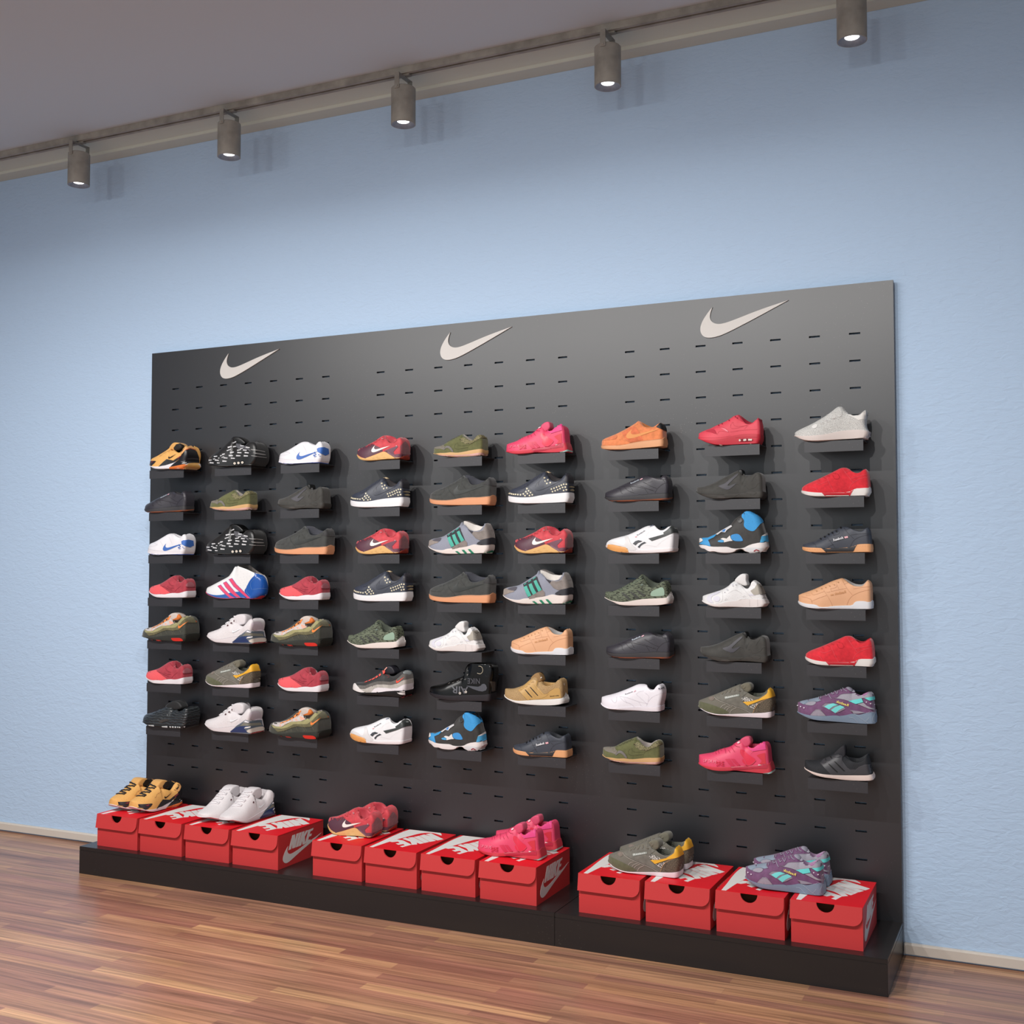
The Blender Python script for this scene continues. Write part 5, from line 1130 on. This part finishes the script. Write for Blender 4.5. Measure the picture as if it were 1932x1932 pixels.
# ---------------------------------------------------------------- shoe boxes
BW, BL, BH = .2174, .303, .1300; GT = .0012
red = mat('#c6393a', .5, 'plain', .35); red_lid = mat('#dc1624', .45, 'plain', .3); brown = mat('#6b3a22', .8); print_w = mat('#e3e1de', .5)
def shoe_box():
    r = empty('shoe_box')
    bm = bmesh.new()
    add_box(bm, 0, BW, 0, BL, 0, GT); add_box(bm, 0, GT, GT, BL-GT, GT, BH); add_box(bm, BW-GT, BW, GT, BL-GT, GT, BH); add_box(bm, 0, BW, BL-GT, BL, GT, BH)
    cxh = .106; rr = .0275
    arc = [(cxh-rr*math.cos(math.pi*k/14), BH-rr*math.sin(math.pi*k/14)) for k in range(15)]
    extrude_poly(bm, [(0, GT), (0, BH)]+arc+[(BW, BH), (BW, GT)], lambda a, b_, t: (a, t, b_), GT)
    at_root(bm_obj('box_body', bm, red), r)
    bm = bmesh.new()     # cardboard inside
    add_box(bm, GT+.0002, BW-GT-.0002, .05, .0506, GT+.0002, BH-.0002); add_box(bm, GT+.0002, BW-GT-.0002, .002, .05, .09, .0906)
    at_root(bm_obj('cardboard_liner', bm, brown), r)
    at_root(box_obj('lid', -.0006, BW+.0006, -.0012, BL+.0006, BH, BH+.0018, red_lid), r)
    # front flap hanging from the lid, tilted outwards, with the thumb notch
    rc = .03; fz0, fz1 = .0745, BH+.0012
    pl = [(-.0016, fz1), (-.0024, fz0+.0005)]
    pl += [(BW-.001-rc+rc*math.sin(math.pi/2*k/8), fz0+rc-rc*math.cos(math.pi/2*k/8)) for k in range(9)]
    pl += [(BW-.001, fz1)]
    pl += [(cxh+rr*math.cos(math.pi*k/14), fz1-.0004-(rr)*math.sin(math.pi*k/14)) for k in range(15)]
    bm = bmesh.new()
    extrude_poly(bm, pl, lambda a, b_, t: (a, -.0014-(fz1-b_)*.13-t, b_), .0010)
    at_root(bm_obj('front_flap', bm, red), r)
    bm = bmesh.new()
    extrude_poly(bm, [(.004, fz1), (.0045, fz0+.004), (.03, fz0+.004), (.05, fz1-.01), (.05, fz1)], lambda a, b_, t: (-.0008-(fz1-b_)*.075-t, a, b_), .0007)
    at_root(bm_obj('side_flap', bm, red), r)
    lid = [[(0.0165,.0012),(0.0142,.0789),(.0084,.1747),(.0076,.2542),(.0136,.301),(.150,.3015),(.1611,.29),(.1781,.2626),(.1491,.28),(.1195,.2902),(.0991,.2834),(.0808,.2614),(.0709,.2213),(.0611,.1818),(.0505,.1407),(.043,.0991),(.0315,.0012)],
     [(.099,.2274),(.1052,.2532),(.1441,.238),(.1084,.261),(.1196,.2822),(.2092,.219),(.1981,.1925),(.1622,.2074),(.1952,.1844),(.1823,.1615)],
     [(.0887,.2017),(.0981,.2253),(.1806,.1607),(.1732,.138)],
     [(.0877,.1992),(.1723,.1359),(.1644,.1181),(.1425,.1304),(.1581,.1069),(.1427,.0932),(.1232,.1214),(.1094,.1359),(.0645,.1575),(.066,.1772),(.0954,.1676),(.0733,.1832)],
     [(.0517,.1387),(.078,.1382),(.1419,.0944),(.1291,.0476),(.1141,.0552),(.1224,.0771),(.1086,.0896),(.0977,.0722),(.0789,.0841),(.0893,.0972),(.0709,.1138),(.0563,.0985),(.0422,.1004)]]
    bm = bmesh.new()
    for i, q in enumerate(lid):
        if i == 0: q = q[:1]+chaikin(q[1:5], False, 1)+chaikin(q[5:], False, 1)
        extrude_poly(bm, q, lambda a, b_, t: (a, b_, BH+.0016+t+(.0002 if i == 0 else 0)), .0004)
    at_root(bm_obj('lid_print', bm, print_w), r)
    side = [[(.064,.0777),(.0524,.0689),(.0398,.0553),(.0316,.0409),(.0307,.031),(.0361,.0222),(.0468,.0159),(.0595,.0141),(.0809,.018),(.1176,.03),(.1615,.0432),(.2062,.0553),(.2266,.0613),(.2517,.0676),(.291,.0824),(.2586,.0754),(.2174,.0679),(.1836,.0616),(.1393,.0507),(.1,.0448),(.0827,.0437),(.0698,.0466),(.0611,.0543),(.0588,.065)],
     [(.0663,.0614),(.0914,.1134),(.1103,.1133),(.1098,.0887),(.1191,.1134),(.1351,.1132),(.1117,.0618),(.0911,.0622),(.0919,.0824),(.0835,.0612)],
     [(.1384,.1134),(.1539,.1133),(.1314,.0615),(.115,.0615)],
     [(.1572,.113),(.1728,.113),(.1685,.0999),(.1829,.1124),(.1987,.1115),(.1754,.0906),(.178,.0615),(.1601,.0616),(.1588,.0787),(.1502,.0612),(.1336,.0612)],
     [(.1998,.1115),(.2346,.1127),(.2294,.1046),(.2135,.1034),(.208,.0928),(.2234,.0927),(.2195,.0844),(.2036,.0839),(.1981,.0721),(.2139,.0719),(.2106,.0648),(.1768,.0625)]]
    bm = bmesh.new()
    for i, q in enumerate(side):
        if i == 0: q = chaikin(q[0:15], False, 1)+chaikin(q[14:]+[q[0]], False, 1)[1:-1]
        extrude_poly(bm, q, lambda a, b_, t: (BW-.0001+t+(.0001 if i == 0 else 0), a, b_), .0004)
    at_root(bm_obj('side_print', bm, print_w), r)
    return r
BOXX = [.7790, 1.0112, 1.2482, 1.4833, 1.8620, 2.0955, 2.3333, 2.5695, 2.9441, 3.1807, 3.4183, 3.6559]
BOXL = ['red shoe box under the yellow pair at the left end of the plinth', 'uncovered red shoe box between the yellow pair and the white pair',
 'red shoe box under the white pair of sneakers', 'uncovered red shoe box with exposed logo side, right of the white pair',
 'red shoe box under the red and plum pair of sneakers', 'uncovered red shoe box just right of the red and plum pair',
 'partly covered red shoe box just left of the pink pair', 'red shoe box under the heels of the pink pair',
 'red shoe box under the toes of the olive and yellow pair', 'red shoe box under the heels of the olive and yellow pair',
 'red shoe box under the toes of the purple pair', 'red shoe box under the heels of the purple pair, at the right end']
B0 = shoe_box(); snapshot(B0)
for i, x in enumerate(BOXX):
    b_ = B0 if i == 0 else copy_tree(B0)
    b_.location = (x, -.3432, BZ0+.0002); tag(b_, BOXL[i], 'shoe box', 'red shoe boxes on the plinth')
LID = BZ0+.0002+BH+.0022
R_ = math.radians
PAIRS = [('yellow_air', (.922, -.300), 84, 'right shoe of the yellow and black runner pair standing on the leftmost red box'),
 ('yellow_air', (.812, -.301), 84, 'left shoe of the yellow and black runner pair standing on the leftmost red box'),
 ('white_air', (1.410, -.313), 88, 'right shoe of the white runner pair standing on the third red box'),
 ('white_air', (1.296, -.312), 88, 'left shoe of the white runner pair standing on the third red box'),
 ('red_purple', (1.838, -.197), 0, 'front shoe of the red and plum trainer pair on the fifth red box'),
 ('red_purple', (1.843, -.090), 0, 'rear shoe of the red and plum trainer pair on the fifth red box'),
 ('pink', (2.508, -.229), 0, 'front shoe of the hot pink trainer pair standing on two red boxes'),
 ('pink', (2.509, -.085), 0, 'rear shoe of the hot pink trainer pair, nearest the display board'),
 ('olive_yellow', (3.015, -.238), -2, 'front shoe of the olive and yellow runner pair spanning two red boxes'),
 ('olive_yellow', (3.015, -.124), -2, 'rear shoe of the olive and yellow runner pair spanning two red boxes'),
 ('purple_teal', (3.490, -.240), -2, 'front shoe of the purple and teal runner pair on the rightmost boxes'),
 ('purple_teal', (3.490, -.125), -2, 'rear shoe of the purple and teal runner pair on the rightmost boxes')]
for kn, (x, y), a, lab in PAIRS:
    if kn in PROTO: put(kn, (x, y, LID), R_(a), lab+'', 'sneakers paired on the red boxes')

# ---------------------------------------------------------------- track lighting
galv = mat('#9b958b', .55, 'galv', .4); dark_m = mat('#161616', .6); cone_m = mat('#80848e', .35, 'brush', .6)
lens_m = bpy.data.materials.new('lamp_glow'); lens_m.use_nodes = True
nb = lens_m.node_tree.nodes['Principled BSDF']; nb.inputs['Base Color'].default_value = (1,1,1,1)
nb.inputs['Emission Color'].default_value = (1, .985, .96, 1); nb.inputs['Emission Strength'].default_value = 4
def track(y, label):
    r = empty('lighting_track', (2.4, y, CEIL_Z)); tag(r, label, 'lighting track')
    bm = bmesh.new(); x0, x1 = -4.0, 8.6
    add_box(bm, x0, x1, y-.0205, y-.006, CEIL_Z-.0265, CEIL_Z-.0004); add_box(bm, x0, x1, y+.006, y+.0205, CEIL_Z-.0265, CEIL_Z-.0004)
    at_root(bm_obj('track_rail', bm, galv), r)
    at_root(box_obj('track_groove', x0, x1, y-.006, y+.006, CEIL_Z-.020, CEIL_Z-.0004, dark_m), r)
LR = .0478
def spot():
    """origin on the axis at the lower rim"""
    r = empty('track_spotlight')
    bm = bmesh.new()
    add_lathe(bm, [(LR-.003, .0), (LR, .0006), (LR, .142), (LR-.003, .145), (0, .145)], seg=48)
    at_root(bm_obj('lamp_housing', bm, galv, None, True, 30), r)
    bm = bmesh.new(); add_lathe(bm, [(LR-.003, .0), (LR-.006, .0005), (.0235, .0125), (.0235, .016)], seg=48)
    at_root(bm_obj('reflector', bm, cone_m, None, True, 30), r)
    bm = bmesh.new(); add_lathe(bm, [(0, .0130), (.0222, .0130), (.0235, .0145)], seg=40)
    at_root(bm_obj('lens', bm, lens_m), r)
    top = CEIL_Z-.0265-ZB
    bm = bmesh.new()
    for sgn in (-1, 1):
        y = sgn*(LR+.0035); add_box(bm, -.010, .010, min(y, y-sgn*.003), max(y, y-sgn*.003), .128, top-.0065)
    add_box(bm, -.010, .010, -LR-.0035, LR+.0035, top-.0095, top-.0065)
    at_root(bm_obj('yoke_bracket', bm, galv), r)
    for sgn in (-1, 1):
        bm = bmesh.new(); add_lathe(bm, [(0, 0), (.0048, 0), (.0048, .0016), (.0036, .0026), (0, .0026)], seg=20)
        bmesh.ops.transform(bm, matrix=Matrix.Translation((0, sgn*(LR+.0034), .137)) @ Matrix.Rotation(-sgn*math.pi/2, 4, 'X'), verts=bm.verts)
        at_root(bm_obj('pivot_screw', bm, galv), r)
    bm = bmesh.new(); add_box(bm, .004, .030, -.010, .010, top-.0065, top+.0)
    add_box(bm, -.006, .006, -.005, .005, top-.007, top+.004)
    at_root(bm_obj('track_connector', bm, galv), r)
    return r
ZB = 3.003
S0 = spot(); snapshot(S0)
TRY = -.19
track(TRY, 'grey galvanised lighting track on the ceiling beside the cornice')
LX = [.4530, 1.3032, 2.1532, 3.0022, 3.8533]
SL = ['leftmost of the grey cylindrical track spotlights', 'second grey cylindrical track spotlight from the left', 'middle one of the five grey cylindrical track spotlights',
      'grey track spotlight second from the right, above the third logo', 'rightmost grey track spotlight, cut by the top of the photo']
for i, x in enumerate(LX):
    s_ = S0 if i == 0 else copy_tree(S0)
    s_.location = (x, TRY, ZB); tag(s_, SL[i], 'spotlight', 'spotlights on the wall-side track')
# second, parallel track out in the room: its lamps light the display
FY = -2.55
track(FY, 'second grey lighting track on the ceiling, parallel, further into the room')
FX = [.34, 1.19, 2.04, 2.89, 3.74]
for i, x in enumerate(FX):
    s_ = copy_tree(S0); s_.location = (x, FY, ZB)
    tag(s_, 'grey track spotlight on the room-side track, %s from the left' % ORD[i], 'spotlight', 'spotlights on the room-side track')
    ld = bpy.data.lights.new('lamp_light', 'AREA'); ld.shape = 'DISK'; ld.size = .04; ld.energy = FRONT_W; ld.color = (1, .975, .95)
    lo = bpy.data.objects.new('lamp_light', ld); COL.objects.link(lo); lo.location = (x, FY, ZB+.0032)
    lo.rotation_euler = (0, 0, 0)
    ld = bpy.data.lights.new('lamp_beam', 'SPOT'); ld.shadow_soft_size = .018; ld.energy = BEAM_W; ld.color = (1, .975, .95); ld.spot_size = math.radians(150); ld.spot_blend = 1.0
    lo = bpy.data.objects.new('lamp_beam', ld); COL.objects.link(lo); lo.location = (x, FY, ZB-.0005)
    lo.rotation_euler = (math.radians(90-55), 0, 0)

# ---------------------------------------------------------------- even ambient fill added around the open room, and exposure
w = bpy.data.worlds.new('world'); sc.world = w; w.use_nodes = True
w.node_tree.nodes['Background'].inputs['Color'].default_value = (.86, .94, 1.0, 1); w.node_tree.nodes['Background'].inputs['Strength'].default_value = AMB
vs = sc.view_settings; vs.view_transform = 'Standard'; vs.look = 'None'; vs.exposure = EXPO; vs.gamma = 1; vs.use_curve_mapping = False
